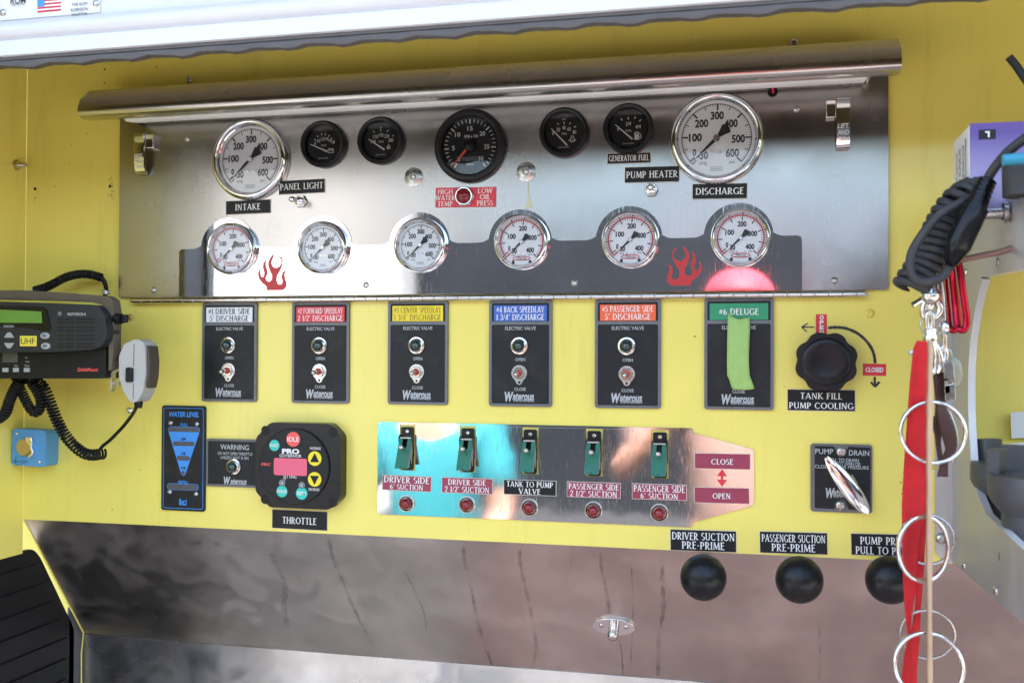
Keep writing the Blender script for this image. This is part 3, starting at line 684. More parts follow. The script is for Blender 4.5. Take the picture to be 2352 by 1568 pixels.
# hood and lamp above it
hx = ((P(179, 258, -.1).x+P(182.5, 229, -.094).x)/2, (P(2074, 150, -.1).x+P(2068, 116, -.094).x)/2)
hood = thing('light_hood', 'long bent stainless hood over the top of the instrument panel', 'hood', ((hx[0]+hx[1])/2, 0, EYE+.36))
hh = (hx[1]-hx[0])/2
pf = [(-.002, .034), (-.072, .0295), (-.0945, .0100), (-.0990, -.001), (-.1, -.0070), (-.0988, -.0125), (-.0945, -.0160), (-.086, -.0175), (-.064, -.0140)]
pf = [pf[0], pf[1]] + pf[2:]
inn = [(y+.0016 if y < -.05 else y, z-.0012 if i < 4 else z+.0010) for i, (y, z) in enumerate(pf)]
MB().prism(fillet(pf+inn[::-1], [0, .003, .004, 0, .004, .004, .004, 0, 0, 0, 0, .003, .003, .003, 0, .003, .003, 0], 3), -hh, hh, ax='x').build('hood_sheet', M['hood'], hood, smooth=25)
lz = P(588, 262, -.02).z-(EYE+.36)
lx0 = P(285, 275, -.05).x-hood.location.x; lx1 = P(1992, 176, -.05).x-hood.location.x
MB().prism(fillet([(lx0, -.04), (lx1, -.04), (lx1, .02), (lx0, .02)], .001), -.001, .024, ax='z') if False else None
lz2 = P(588, 262, -.05).z-(EYE+.36); lm = MB(); lm.prism([(-.018, lz2+.004), (-.047, lz2), (-.053, lz2+.003), (-.060, lz2+.022), (-.012, lz2+.03)], lx0, lx1, ax='x'); lm.build('lamp_lens', M['lens_lamp'], hood, bevel=.003, seg=3)
for xa, xb in ((lx0-.006, lx0-.0005), (lx1+.0005, lx1+.006)):
    MB().prism([(-.008, lz-.003), (-.05, lz-.001), (-.072, lz+.012), (-.072, lz+.028), (-.008, lz+.028)], xa, xb, ax='x').build('lamp_end_cap', M['gloss'] if xa < 0 else M['nickel'], hood, bevel=.002)
MB().box(lx0, lx1, -.012, -.007, lz-.0005, lz+.02).build('lamp_base', M['zinc'], hood)
for x, y in ((432, 182.5), (1823.5, 97)):
    q = P(x, y, -.004); s_ = MB(); screw(s_, q.x-hood.location.x, q.z-(EYE+.36), .0065, -.001); s_.build('bolt', M['nickel'], hood)

# ---------------------------------------------------------------- gauges
def needle_white(mb, R, ang, y):
    ca, sa = cos(radians(ang)), sin(radians(ang))
    def T(u, v): return (u*ca-v*sa, y, u*sa+v*ca)
    pts = [(.93, 0), (.12, .045), (-.10, .050), (-.20, .085), (-.36, .150), (-.42, .06), (-.43, 0), (-.42, -.06), (-.36, -.150), (-.20, -.085), (-.10, -.050), (.12, -.045)]
    mb.add([T(u*R, v*R) for u, v in pts], [(0, 1, 11), (1, 2, 10, 11), (2, 3, 9, 10), (3, 4, 5, 6, 7, 8, 9)])
def pressure_gauge(cx, cy, R, scale, label, group, ysurf, dim=False, logo=True):
    """chrome rimmed white dial; R is the rim radius"""
    q = P(cx, cy, ysurf-.0125)
    t = thing('pressure_gauge', label, 'gauge', (q.x, ysurf, q.z), group)
    pr = [(R*.99, 0), (R, -.002), (R, -.006), (R*.985, -.0095), (R*.94, -.0125), (R*.90, -.0132), (R*.865, -.0122), (R*.85, -.0095), (R*.845, -.0070), (R*.815, -.0060), (R*.81, -.003), (R*.81, 0)]
    MB().lathe(pr, 72, closed=True).build('bezel', M['chrome'], t, smooth=50)
    D = R*.825
    MB().disc(0, 0, D, -.0035, 56).build('dial', M['dial'], t, flat=True)
    mk, rd = MB(), MB(); y = -.0039
    def pol(a, r): return D*r*cos(radians(a)), D*r*sin(radians(a))
    def tick(mb, a, r0, r1, w):
        x0, z0 = pol(a, r0); x1, z1 = pol(a, r1); mb.quadline(x0, z0, x1, z1, w*D, y)
    if scale == 600:
        A = lambda v: 220.5-44.2*v/100
        mk.arc(0, 0, D*.893, D*.912, 227, A(600), y-.0001, 80)
        for v in range(0, 601, 10):
            big, midt = v % 100 == 0, v % 50 == 0
            tick(mk, A(v), .90, .74 if big else (.79 if midt else .845), .042 if big else (.024 if midt else .014))
        tick(mk, 227, .90, .76, .03)
        tx = [('0', -.57, -.35, .17), ('100', -.545, .045, .19), ('200', -.385, .41, .19), ('300', .02, .60, .19), ('400', .375, .375, .19), ('500', .56, -.035, .19), ('600', .41, -.40, .19), ('-30', -.36, -.435, .19)]
        cw = {3: .32, 1: .09}
        for s_, u, v, h in tx: mk.text(s_, u*D, v*D, h*D, y, w=(.34 if s_ != '-30' else .29)*D if len(s_) == 3 else .095*D, bold=.035)
        mk.text('inHg', -.345*D, -.635*D, .085*D, y, w=.19*D); mk.text('psi', .40*D, -.63*D, .085*D, y, w=.13*D)
        bx, bz, bw_, bh = 0, -.80*D, .30*D, .095*D
        for a in ((-1, -1, 1, -1), (1, -1, 1, 1), (1, 1, -1, 1), (-1, 1, -1, -1)):
            mk.quadline(bx+a[0]*bw_/2, bz+a[1]*bh/2, bx+a[2]*bw_/2, bz+a[3]*bh/2, .008*D, y-.0001)
        mk.text('NOSHOK', bx, bz, .05*D, y, w=.24*D)
    else:
        A = lambda v: 215.4-.652*v
        rd.arc(0, 0, D*.918, D*.968, 224, A(400), y-.0001, 80); x0, z0 = pol(224, .94); x1, z1 = pol(226, .76)
        tick(rd, 224, .94, .70, .02)
        for v in range(0, 401, 10):
            big = v % 50 == 0
            tick(mk, A(v), .915, .74 if big else .83, .046 if big else .018)
        tick(mk, 222, .91, .74, .036)
        for s_, u, v in (('0', -.555, -.28), ('30', -.33, -.385), ('100', -.445, .245), ('200', .055, .585), ('300', .485, .175), ('400', .375, -.365)):
            mk.text(s_, u*D, v*D, .20*D, y, w={1: .10, 2: .22, 3: .36}[len(s_)]*D, bold=.04)
        mk.text('inHg', -.355*D, -.57*D, .09*D, y, w=.19*D); mk.text('psi', .39*D, -.545*D, .09*D, y, w=.15*D)
        for sx in (-1, 1): mk.quadline(sx*.385*D, -.80*D, sx*.36*D-.0, -.93*D, .11*D, y)
        e = MB(); e.disc(0, -.715*D, .40*D, y-.0002, 30, rz=.105*D); e.build('logo_oval', M['redink'], t, flat=True)
        e = MB(); e.disc(0, -.715*D, .355*D, y-.0005, 30, rz=.062*D); e.build('logo_field', M['dial'], t, flat=True)
        e = MB(); e.text('Pierce', 0, -.705*D, .115*D, y-.0008, w=.42*D, shear=.35, bold=.01); e.build('logo_lettering', M['dark'], t, flat=True)
    mk.build('dial_markings', M['dark'], t, flat=True)
    if rd.v: rd.build('red_arc', M['redink'], t, flat=True)
    sx0 = .10 if scale == 600 else -.17
    for u in ((-.11, .10) if scale == 600 else (-.165, .175)):
        MB().disc(u*D, (-.36 if scale == 600 else -.56)*D, .045*D, y-.0002, 14).build('dial_screw', M['zinc'], t, flat=True)
    nd = MB(); needle_white(nd, D, 224, -.0056); n1 = nd.build('needle', M['dark'], t, flat=True)
    if scale == 400:
        tp = MB(); ca, sa = cos(radians(224)), sin(radians(224))
        tp.quadline(.93*D*ca, .93*D*sa, .58*D*ca, .58*D*sa, .03*D, -.0059); tp.build('needle_tip', M['orange'], n1, flat=True)
    MB().lathe([(.092*D, -.0050), (.092*D, -.0066), (.075*D, -.0072), (0, -.0072)], 20).build('needle_hub', M['lwhite'] if dim else M['zinc'], t)
    MB().disc(0, 0, D*1.015, -.0084, 48).build('glass', M['glass'], t, flat=True)
    return t

pressure_gauge(568.5, 364, .0610, 600, 'large chrome rimmed pressure gauge above the INTAKE nameplate', 'white dial pressure gauges', YS)
pressure_gauge(1645, 315, .0617, 600, 'large chrome rimmed pressure gauge above the DISCHARGE nameplate', 'white dial pressure gauges', YS)
GI = [(400, 'small white gauge with red arc above the driver side discharge plate'), (600, 'small plain white gauge above the red forward speedlay plate'), (600, 'small plain white gauge above the yellow center speedlay plate'),
      (400, 'small red arced gauge above the blue back speedlay plate'), (400, 'small red arced gauge above the orange passenger side plate'), (400, 'small red arced gauge above the green deluge plate')]
BEZ = [(527-1.5, 570), (736, 567.5), (961, 561.5), (1195, 554), (1446, 549), (1701, 545)]
for (cx, cy), (s_, lb) in zip(BEZ, GI): pressure_gauge(cx, cy, .0388, s_, lb, 'white dial pressure gauges', YO)

def black_gauge(cx, cy, R, name, label, draw, needle, ncol, wide):
    q = P(cx, cy, YS-.012); t = thing(name, label, 'gauge', (q.x, YS, q.z), 'black dial gauges')
    MB().lathe([(R, 0), (R*1.0, -.006), (R*.97, -.0105), (R*.90, -.0125), (R*.82, -.0115), (R*.79, -.008), (R*.76, -.0065), (R*.755, -.0035), (R*.755, 0)], 64, closed=True).build('bezel', M['black'], t, smooth=50)
    D = R*.77; MB().disc(0, 0, D, -.0038, 48).build('dial', M['dialblack'], t, flat=True)
    mk = MB(); draw(mk, D, -.0043); mk.build('dial_markings', M['ink'], t, flat=True)
    n1 = MB(); (x0, z0), (x1, z1) = needle
    dx, dz = x1-x0, z1-z0; l = math.hypot(dx, dz); nx, nz = -dz/l, dx/l
    n1.add([(x0*D+nx*wide[0]*D, -.0062, z0*D+nz*wide[0]*D), (x1*D+nx*wide[1]*D, -.0062, z1*D+nz*wide[1]*D), (x1*D-nx*wide[1]*D, -.0062, z1*D-nz*wide[1]*D), (x0*D-nx*wide[0]*D, -.0062, z0*D-nz*wide[0]*D)], [(0, 1, 2, 3)])
    n1.build('needle', ncol, t, flat=True)
    MB().disc(0, 0, D*1.02, -.0078, 48).build('glass', M['glass'], t, flat=True)
    return t
def small_dial(nums, ticks, name, unit, icon):
    def draw(mb, D, y):
        for s_, u, v, h in nums: mb.text(s_, u*D, v*D, h*D, y, w=(.085+.098*(len(s_)-1))*D, bold=.01)
        for a, r0, r1 in ticks: mb.quadline(r0*D*cos(radians(a)), r0*D*sin(radians(a))+.0*D, r1*D*cos(radians(a)), r1*D*sin(radians(a)), .05*D, y)
        mb.text(name, .02*D, -.06*D if name != 'FUEL' else -.10*D, .10*D, y, w=.30*D, bold=.006)
        if unit: mb.text(unit, 0, .70*D, .10*D, y, w=.15*D)
        mb.text('DATCON', 0, -.76*D, .065*D, y, w=.55*D)
        icon(mb, D, y)
    return draw
def line(mb, D, y, pts, w=.03):
    for a, b in zip(pts, pts[1:]): mb.quadline(a[0]*D, a[1]*D, b[0]*D, b[1]*D, w*D, y)
def ic_batt(mb, D, y):
    line(mb, D, y, [(.28, -.48), (.60, -.48), (.60, -.30), (.28, -.30), (.28, -.48)]); line(mb, D, y, [(.33, -.30), (.33, -.25), (.40, -.25), (.40, -.30)]); line(mb, D, y, [(.48, -.30), (.48, -.25), (.55, -.25), (.55, -.30)]); line(mb, D, y, [(.33, -.38), (.41, -.38)]); line(mb, D, y, [(.47, -.38), (.56, -.38)])
def ic_temp(mb, D, y):
    mb.arc(.45*D, -.38*D, .075*D, .105*D, 0, 360, y, 20); line(mb, D, y, [(.36, -.39), (.54, -.39)], .04); line(mb, D, y, [(.45, -.28), (.45, -.21)], .04)
def ic_oil(mb, D, y):
    mb.arc(.44*D, -.40*D, .10*D, .135*D, 100, 440, y, 22); line(mb, D, y, [(.38, -.28), (.38, -.20), (.50, -.20), (.50, -.28)]); line(mb, D, y, [(.24, -.42), (.33, -.42)], .05); line(mb, D, y, [(.55, -.42), (.64, -.42)], .05); mb.disc(.44*D, -.41*D, .035*D, y)
def ic_fuel(mb, D, y):
    line(mb, D, y, [(.34, -.55), (.34, -.22)], .05); line(mb, D, y, [(.52, -.55), (.52, -.22)], .05); line(mb, D, y, [(.30, -.56), (.56, -.56)], .05); line(mb, D, y, [(.34, -.21), (.52, -.21)], .05); line(mb, D, y, [(.36, -.42), (.50, -.42)], .24); line(mb, D, y, [(.55, -.25), (.64, -.32), (.66, -.5), (.60, -.52), (.58, -.40)])
TK5 = [(a, .62, .50) for a in (150, 126, 100, 77, 53, 32)]
black_gauge(737.5, 329.3, .0347, 'volt_gauge', 'small black volts gauge nearest the INTAKE gauge',
    small_dial([('8', -.48, .08, .17), ('10', -.27, .20, .17), ('12', -.04, .30, .17), ('14', .17, .30, .17), ('16', .38, .22, .17), ('18', .58, .10, .17)], TK5, 'VOLTS', '', ic_batt), ((-.72, .02), (.27, -.42)), M['ink'], (.02, .045), )
black_gauge(870, 320.8, .0347, 'water_temperature_gauge', 'small black water temperature gauge beside the big tachometer',
    small_dial([('170', -.29, .22, .18), ('195', .02, .30, .18), ('220', .35, .23, .18), ('160', -.42, -.03, .17), ('280', .58, 0, .17)], [(128, .70, .57), (90, .65, .50), (52, .70, .57), (18, .80, .70)], 'WATER', '°F', ic_temp), ((-.68, .10), (.25, -.52)), M['ink'], (.02, .045))
def tach(mb, D, y):
    for v in range(0, 31):
        a = 233-(233+53)*v/30; b = v % 5 == 0
        mb.quadline(.94*D*cos(radians(a)), .94*D*sin(radians(a)), (.78 if b else .82)*D*cos(radians(a)), (.78 if b else .82)*D*sin(radians(a)), (.045 if b else .025)*D, y)
    for s_, a in (('5', 185.3), ('10', 137.6), ('15', 90), ('20', 42.3), ('25', -5.3), ('30', -50), ('0', 229)):
        mb.text(s_, .61*D*cos(radians(a)), .61*D*sin(radians(a)), .15*D, y, w=(.10 if len(s_) == 1 else .20)*D, bold=.012)
    mb.text('RPM x 100', .04*D, .33*D, .105*D, y, w=.50*D, bold=.012); mb.text('VDO', 0, -.66*D, .08*D, y, w=.27*D, bold=.02)
tt = black_gauge(1076, 332.5, .0522, 'tachometer', 'large black tachometer with an orange needle in the middle', tach, ((-.58, -.66), (-.12, -.13)), M['orange'], (.015, .05))
MB().lathe([(.0080, -.0042), (.0080, -.0068), (.007, -.0074), (0, -.0074)], 28).build('needle_hub', M['black'], tt)
MB().box(-.0125, .0125, -.0052, -.0046, -.0215, -.0155).build('hour_counter', M['led'], tt)
black_gauge(1293, 302, .0347, 'oil_pressure_gauge', 'small black oil pressure gauge left of the fuel gauge',
    small_dial([('0', -.58, -.02, .18), ('20', -.30, .17, .18), ('40', 0, .25, .18), ('60', .27, .17, .18), ('80', .55, 0, .18)], [(124, .62, .50), (90, .56, .43), (55, .62, .50), (25, .70, .58)], 'OIL', 'psi', ic_oil), ((-.66, .22), (.18, -.68)), M['ink'], (.02, .045))
black_gauge(1441.5, 293, .0347, 'fuel_gauge', 'small black fuel gauge above the GENERATOR FUEL nameplate',
    small_dial([('0', -.52, .0, .18), ('2/4', 0, .25, .18), ('4/4', .50, .08, .18)], [(125, .66, .52), (90, .60, .46), (58, .70, .58), (33, .78, .66)], 'FUEL', '', ic_fuel), ((-.66, .22), (.22, -.56)), M['ink'], (.02, .045))

# ---------------------------------------------------------------- engraved nameplates
def plate(quad, lines, face, ink, label, Y=0.0, font='deco', group='engraved nameplates', rim=True, name='nameplate', t=.0016, bold=.01):
    tl, tr, br, bl = [P(x, y, Y) for x, y in quad]
    c = (tl+tr+br+bl)/4; w = ((tr-tl).length+(br-bl).length)/2; h = ((tl-bl).length+(tr-br).length)/2
    a = -math.atan2((tr.z-tl.z)+(br.z-bl.z), (tr.x-tl.x)+(br.x-bl.x))
    o = thing(name, label, 'nameplate', (c.x, Y, c.z), group, rot=(0, a, 0))
    if rim:
        MB().box(-w/2, w/2, -t*.55, -.0002, -h/2, h/2).build('border', M['core'], o)
        MB().box(-w/2+.0007, w/2-.0007, -t, -t*.5, -h/2+.0007, h/2-.0007).build('plate', face, o)
    else:
        MB().box(-w/2, w/2, -t, -.0002, -h/2, h/2).build('plate', face, o, bevel=.0002)
    mb = MB()
    for ln in lines:
        s_, fw, fz, fh = ln[:4]; fx = ln[4] if len(ln) > 4 else 0
        if font == 'deco': mb.deco(s_, fx*w, (.5-fz)*h, fh*h, -t-.0004, fw*w)
        else: mb.text(s_, fx*w, (.5-fz)*h, fh*h, -t-.0004, w=fw*w, bold=bold)
    mb.build('lettering', ink, o, flat=True)
    return o
q4 = lambda *a: a
I, LB = M['ink'], M['label']
plate(q4((519.5, 462), (622, 457.5), (623, 489.5), (519.5, 494)), [('INTAKE', .56, .5, .44)], LB, I, 'black nameplate reading INTAKE under the large left gauge', YS)
plate(q4((641, 416), (747, 410), (747, 443), (641, 447.6)), [('PANEL LIGHT', .93, .47, .44)], LB, I, 'black nameplate reading PANEL LIGHT above a toggle switch', YS)
plate(q4((1394.7, 353), (1495.5, 350), (1495.5, 374.5), (1395, 378)), [('GENERATOR FUEL', .91, .5, .52)], LB, I, 'small black nameplate reading GENERATOR FUEL', YS)
plate(q4((1434.7, 384.5), (1561, 381), (1561, 418), (1435, 421)), [('PUMP HEATER', .93, .5, .42)], LB, I, 'black nameplate reading PUMP HEATER above a toggle switch', YS)
plate(q4((1590, 422.6), (1716.7, 420.4), (1716.7, 456.6), (1590, 458.6)), [('DISCHARGE', .87, .5, .42)], LB, I, 'black nameplate reading DISCHARGE under the large right gauge', YS)
wp = plate(q4((1001, 432), (1139.7, 429.6), (1139.2, 475), (1001, 476.6)), [('HIGH', .25, .21, .25, -.335), ('WATER', .32, .52, .25, -.335), ('TEMP', .25, .83, .25, -.335), ('LOW', .24, .19, .25, .325), ('OIL', .17, .50, .25, .325), ('PRESS', .26, .81, .25, .325)], M['red'], I, 'red nameplate reading HIGH WATER TEMP and LOW OIL PRESS', YS, rim=False)
def lamp(x, y, R, lens, label, Y, name='indicator_light', group=None, parent=None, depth=.013, nut=False):
    q = P(x, y, Y)
    o = thing(name, label, 'light', (q.x, Y, q.z), group) if parent is None else None
    par = o; cx = cz = 0; y0 = 0
    if parent is not None:
        par = MB().lathe([(R*.98, 0), (R, -.002), (R*.97, -.003), (R*.80, -.0035), (R*.78, -.0065), (R*.70, -.0072), (R*.62, -.0066), (R*.6, 0)], 30, parent[1]).build(name, M['nickel'], parent[0], smooth=40)
        cx, y0, cz = parent[1]
        MB().ball((cx, y0-.0062, cz), R*.63, 22, (1, 1.05, 1)).build('lens', lens, par); return par
    if nut:
        MB().lathe([(R, 0), (R, -.004), (R*.92, -.005), (R*.8, -.005), (R*.8, 0)], 6).build('hex_nut', M['zinc'], o, smooth=10)
        MB().lathe([(R*.86, -.004), (R*.86, -.007), (R*.80, -.0082), (R*.75, -.0082), (R*.74, -.004)], 28).build('ring', M['chrome'], o, smooth=40)
        MB().lathe([(R*.74, -.004), (R*.74, -.0090), (R*.58, -.0130), (R*.3, -.0148), (0, -.0152)], 24).build('lens', lens, o, smooth=60)
    else:
        MB().lathe([(R, 0), (R, -.0022), (R*.95, -.0032), (R*.86, -.0032), (R*.80, -.0022), (R*.74, -.0018), (R*.72, -.0006), (0, -.0006)], 32).build('ring', M['nickel'], o, smooth=40)
        MB().ball((0, -.0058, 0), R*.66, 24, (1, 1.0, 1)).build('lens', lens, o)
    return o
lamp(1068, 452, .0150, M['lensred'], 'dark red warning light with a hex nut in the red nameplate', YS-.0016, nut=True)
def toggle(x, y, tx, ty, label, L=.026):
    q = P(x, y, YS); o = thing('toggle_switch', label, 'switch', (q.x, YS, q.z), 'chrome toggle switches')
    MB().lathe([(.0098, 0), (.0098, -.0038), (.009, -.0046), (.0064, -.0046), (.0062, -.0075), (.0045, -.0085), (0, -.0085)], 6).build('hex_nut', M['zinc'], o, smooth=12)
    MB().lathe([(.0066, -.003), (.0064, -.0088), (.005, -.0098), (.003, -.0105), (0, -.0105)], 22).build('bushing', M['chrome'], o, smooth=40)
    e = P(tx, ty, YS-L)-o.location; b = MB(); p = [Vector((0, -.007, 0)).lerp(e, k/8) for k in range(9)]
    b.tube(p, [.0023, .0024, .0026, .0029, .0033, .0037, .0041, .0043, .0040], 14); b.ball(e, .0043, 16); b.build('lever', M['chrome'], o, smooth=60)
toggle(692, 463, 670, 457.6, 'chrome toggle switch sticking out to the left under PANEL LIGHT', .030)
toggle(1496, 436.6, 1494, 429.6, 'chrome toggle switch pointing straight out under PUMP HEATER', .026)

# red flame cut-outs
FLM = [(107,1100),(100,1065),(60,1030),(28,985),(20,940),(40,895),(38,930),(45,965),(60,980),(75,970),(80,935),(66,890),(70,845),(97,815),(88,850),(92,880),(105,915),(103,950),(88,985),(98,1010),(125,1022),(150,1000),(152,960),(130,915),(115,870),(118,830),(140,790),(165,760),(158,795),(145,822),(142,850),(155,880),(180,895),(215,885),(237,855),(235,815),(203,780),(235,793),(246,830),(240,875),(218,925),(193,965),(190,1010),(200,1040),(225,1050),(245,1040),(247,1010),(237,975),(250,935),(277,913),(262,955),(268,995),(283,1030),(280,1070),(262,1092),(240,1100)]
def flame(x0, x1, y0, y1, flip, label):
    a = P(x0, y1, YO); b = P(x1, y0, YO); o = thing('flame_emblem', label, 'emblem', ((a.x+b.x)/2, YO, a.z), 'red flame emblems')
    w, h = b.x-a.x, b.z-a.z; pts = []
    for u, v in FLM:
        s_ = (u-20)/263-.5; pts.append(((-s_ if flip else s_)*w, (1100-v)/340*h))
    MB().prism(pts, -.0007, -.0001).build('flame', M['flame'], o)
    return o
flame(592.5, 658.5, 582, 667, False, 'red flame emblem on the bright part of the polished strip')
flame(1532, 1613, 562, 656, True, 'red flame emblem on the dark part of the polished strip near the deluge gauge')

# lift and turn latches
def latch(x0, x1, y0, y1, side, label):
    a = P((x0+x1)/2, y0, YS-.013); b = P((x0+x1)/2, y1, YS-.005)
    o = thing('latch', label, 'latch', (a.x, YS, (a.z+b.z)/2), 'lift and turn latches'); h = (a.z-b.z)/2; w = .0082
    pr = [(-.002, h*.96), (-.012, h), (-.0145, h*.95), (-.0148, 0), (-.0140, -h*.55), (-.011, -h*.85), (-.005, -h), (-.002, -h*.97), (-.0075, -h*.72), (-.0105, -h*.45), (-.0115, 0), (-.0110, h*.75), (-.002, h*.78)]
    MB().prism(fillet(pr, .003, 3), -w, w, ax='x').build('lever', M['chrome'], o, bevel=.0012)
    s = side; MB().box(min(s*w*1.05, s*w*2.6), max(s*w*1.05, s*w*2.6), -.010, -.0002, h*.25, h*.92).build('pivot_bracket', M['chrome'], o, bevel=.001)
    t = MB()
    for k, s_ in enumerate(('LIFT', 'AND', 'TURN')): t.text(s_, 0, -h*.12-k*.0085, .0055, -.0153, w=.0135, bold=.02)
    t.build('lettering', M['lwhite'], o, flat=True)
latch(306, 335, 305, 403, 1, 'chrome lift and turn latch at the left end of the instrument panel')
latch(1918, 1956, 223, 345, -1, 'chrome lift and turn latch at the right end of the instrument panel')

# ---------------------------------------------------------------- six electric valve control plates
M['boot'] = mat('dull_red_boot', (.38, .045, .02), rough=.5, var=.2, scale=200)
def valve_plate(x0, x1, y0, y1, legend, face, ink, label, blocked=False, toggle_dx=-.004):
    c = P((x0+x1)/2, (y0+y1)/2, -.004); o = thing('valve_control', label, 'control', (c.x, 0, c.z), 'electric valve control plates')
    w, h = .0903/2, .1487/2; U = lambda u: (u-300)*.000151; V = lambda v: h-v*.1487/993
    fr = MB(); wins = [rrect(U(27), U(573), V(200), V(27), .002), rrect(U(27), U(573), V(968), V(230), .002)]
    fr.prism(rrect(-w, w, -h, h, .004), -.0045, -.0001, holes=wins); fr.build('frame', M['cast'], o, bevel=.0005)
    MB().box(U(26), U(574), -.0036, -.0009, V(969), V(26)).build('face', M['face'], o)
    lp = MB().box(U(48), U(552), -.0052, -.0034, V(196), V(49)).build('legend_plate', face, o)
    t = MB()
    for s_, fw, fz in legend: t.deco(s_, 0, V(49)+(V(196)-V(49))*fz, .0081, -.0056, fw*(U(552)-U(48)))
    t.build('lettering', ink, lp, flat=True)
    t = MB(); t.text('ELECTRIC VALVE', 0, V(263), .0046, -.0039, w=.044, bold=.012); t.text('CLOSE', 0, V(832), .0042, -.0039, w=.0165, bold=.012)
    if not blocked: t.text('OPEN', 0, V(555), .0042, -.0039, w=.0140, bold=.012)
    t.text('W', U(194), V(903), .0120, -.0039, w=.0128, bold=.05, shear=.2); t.text('aterous', U(330), V(897), .0105, -.0039, w=.0305, bold=.035, shear=.15); t.text('DEPENDABLE', U(335), V(937), .0030, -.0039, w=.0300, bold=.02, shear=.1)
    t.build('lettering', M['dim'], o, flat=True)
    if not blocked:
        lamp(0, 0, .0124, M['lensgreen'], None, 0, name='indicator_light', parent=(o, (U(292), -.0036, V(428))))
        zt = V(682)
        ws = MB(); pts = [(.0112*cos(radians(a)), .0112*sin(radians(a))) for a in range(-50, 231, 10)]
        pts += [(-.0045, -.0125), (-.0036, -.0150), (0, -.0164), (.0036, -.0150), (.0045, -.0125)]
        ws.prism(pts, -.0050, -.0037, holes=[circ(0, -.0128, .0018, 10)]); wo = ws.build('tab_washer', M['zinc'], o)
        wo.location = (U(292), 0, zt)
        MB().lathe([(.0086, -.0048), (.0086, -.0074), (.0078, -.0082), (.0055, -.0082)], 6).build('hex_nut', M['nickel'], wo, smooth=12)
        MB().lathe([(.0052, -.0046), (.0052, -.0092), (.0044, -.0096), (0, -.0092)], 20).build('red_boot', M['boot'], wo, smooth=40)
        b = MB(); e = Vector((-.0006, -.0245, -.0015)); p = [Vector((0, -.009, 0)).lerp(e, k/6) for k in range(7)]
        b.tube(p, [.0022, .0023, .0025, .0028, .0031, .0033, .0031], 12); b.ball(e, .0033, 14); b.build('lever', M['nickel'], wo, smooth=60)
    return o
VX = [(466, 587, 696, 920.5), (670.5, 801, 694, 925), (890.5, 1028, 691, 928), (1122.5, 1267.5, 690, 932), (1366.5, 1517, 688, 936), (1619.5, 1774, 686.5, 938)]
VL = [([('#1 DRIVER SIDE', .90, .27), ('5" DISCHARGE', .84, .75)], M['lwhite'], M['dark'], 'valve control with a white DRIVER SIDE 5 inch discharge legend', False),
      ([('#2 FORWARD SPEEDLAY', .93, .27), ('2 1/2" DISCHARGE', .93, .75)], M['red'], I, 'valve control with a red FORWARD SPEEDLAY legend', False),
      ([('#3 CENTER SPEEDLAY', .93, .27), ('1 3/4" DISCHARGE', .93, .75)], M['lyellow'], M['olive'], 'valve control with a yellow CENTER SPEEDLAY legend', False),
      ([('#4 BACK SPEEDLAY', .90, .27), ('1 3/4" DISCHARGE', .90, .75)], M['lblue'], I, 'valve control with a blue BACK SPEEDLAY legend', False),
      ([('#5 PASSENGER SIDE', .92, .27), ('5" DISCHARGE', .82, .75)], M['lorange'], I, 'valve control with an orange PASSENGER SIDE legend', False),
      ([('#6 DELUGE', .68, .5)], M['lgreen'], I, 'valve control with a green DELUGE legend, taped over', True)]
for a, b in zip(VX, VL): valve_plate(*a, *b)
# strip of green tape over the last one
tp = MB(); rows = [(725, 1672, 1722), (735, 1671.5, 1722), (750, 1671, 1723), (790, 1670, 1721), (830, 1669.5, 1720), (862, 1670, 1722), (872, 1675, 1726), (885, 1679, 1731), (893, 1682, 1733)]
yy = [-.0085, -.0095, -.011, -.0125, -.0125, -.0115, -.008, -.006, -.0065]
vs_ = []; fs = []; nn = 8
for (y, xa, xb), yo in zip(rows, yy):
    for k in range(nn+1):
        u = k/nn; jag = 0
        if y == 725: jag = (-7, -2, 3, 6, 8, 7, 4, 5, 2)[k]
        if y == 893: jag = (0, 1, 2, 1, 3, 2, 2, 1, -1)[k]
        q = P(xa+(xb-xa)*u, y+jag, yo-.0010*sin(pi*u)); vs_.append(q)
for i in range(len(rows)-1):
    for k in range(nn): fs.append((i*(nn+1)+k, i*(nn+1)+k+1, (i+1)*(nn+1)+k+1, (i+1)*(nn+1)+k))
tp.add(vs_, fs); to = tp.build('masking_tape', M['tape'], smooth=60); s_ = to.modifiers.new('thick', 'SOLIDIFY'); s_.thickness = .0003
tag(to, 'torn strip of light green masking tape stuck over the deluge valve control', 'tape')

# ================================================================ lower row: level gauge, warning light, governor
def frame_at(x0, x1, y0, y1, Y=0.0):
    a, b = P(x0, y0, Y), P(x1, y1, Y); return a, b, Vector(((a.x+b.x)/2, 0, (a.z+b.z)/2))
# water level gauge
a, b, c = frame_at(374.5, 473, 930.5, 1174)
wl_ = thing('water_level_gauge', 'tall black and blue WATER LEVEL gauge with a downward triangle', 'gauge', c)
w, h = (b.x-a.x)/2, (a.z-b.z)/2; U = lambda x: (x-1697)/395*2*w; V = lambda y: (1074-y)/983*2*h
MB().prism(rrect(-w, w, -h, h, .004), -.003, -.0001).build('plate', M['face'], wl_, bevel=.0005)
bl = MB(); n = rrect(-w+.0032, w-.0032, -h+.0032, h-.0032, .0035); m_ = rrect(-w+.0040, w-.0040, -h+.0040, h-.0040, .0030)
k = len(n); bl.add([(x, -.0033, z) for x, z in n]+[(x, -.0033, z) for x, z in m_], [(i, (i+1) % k, (i+1) % k+k, i+k) for i in range(k)])
def pill(mb, x0, x1, y0, y1, yy, grow=0): mb.sheet(rrect(U(x0-grow), U(x1+grow), V(y1+grow), V(y0-grow), (V(y0)-V(y1))/2-.0001+ (U(grow)-U(0))), yy)
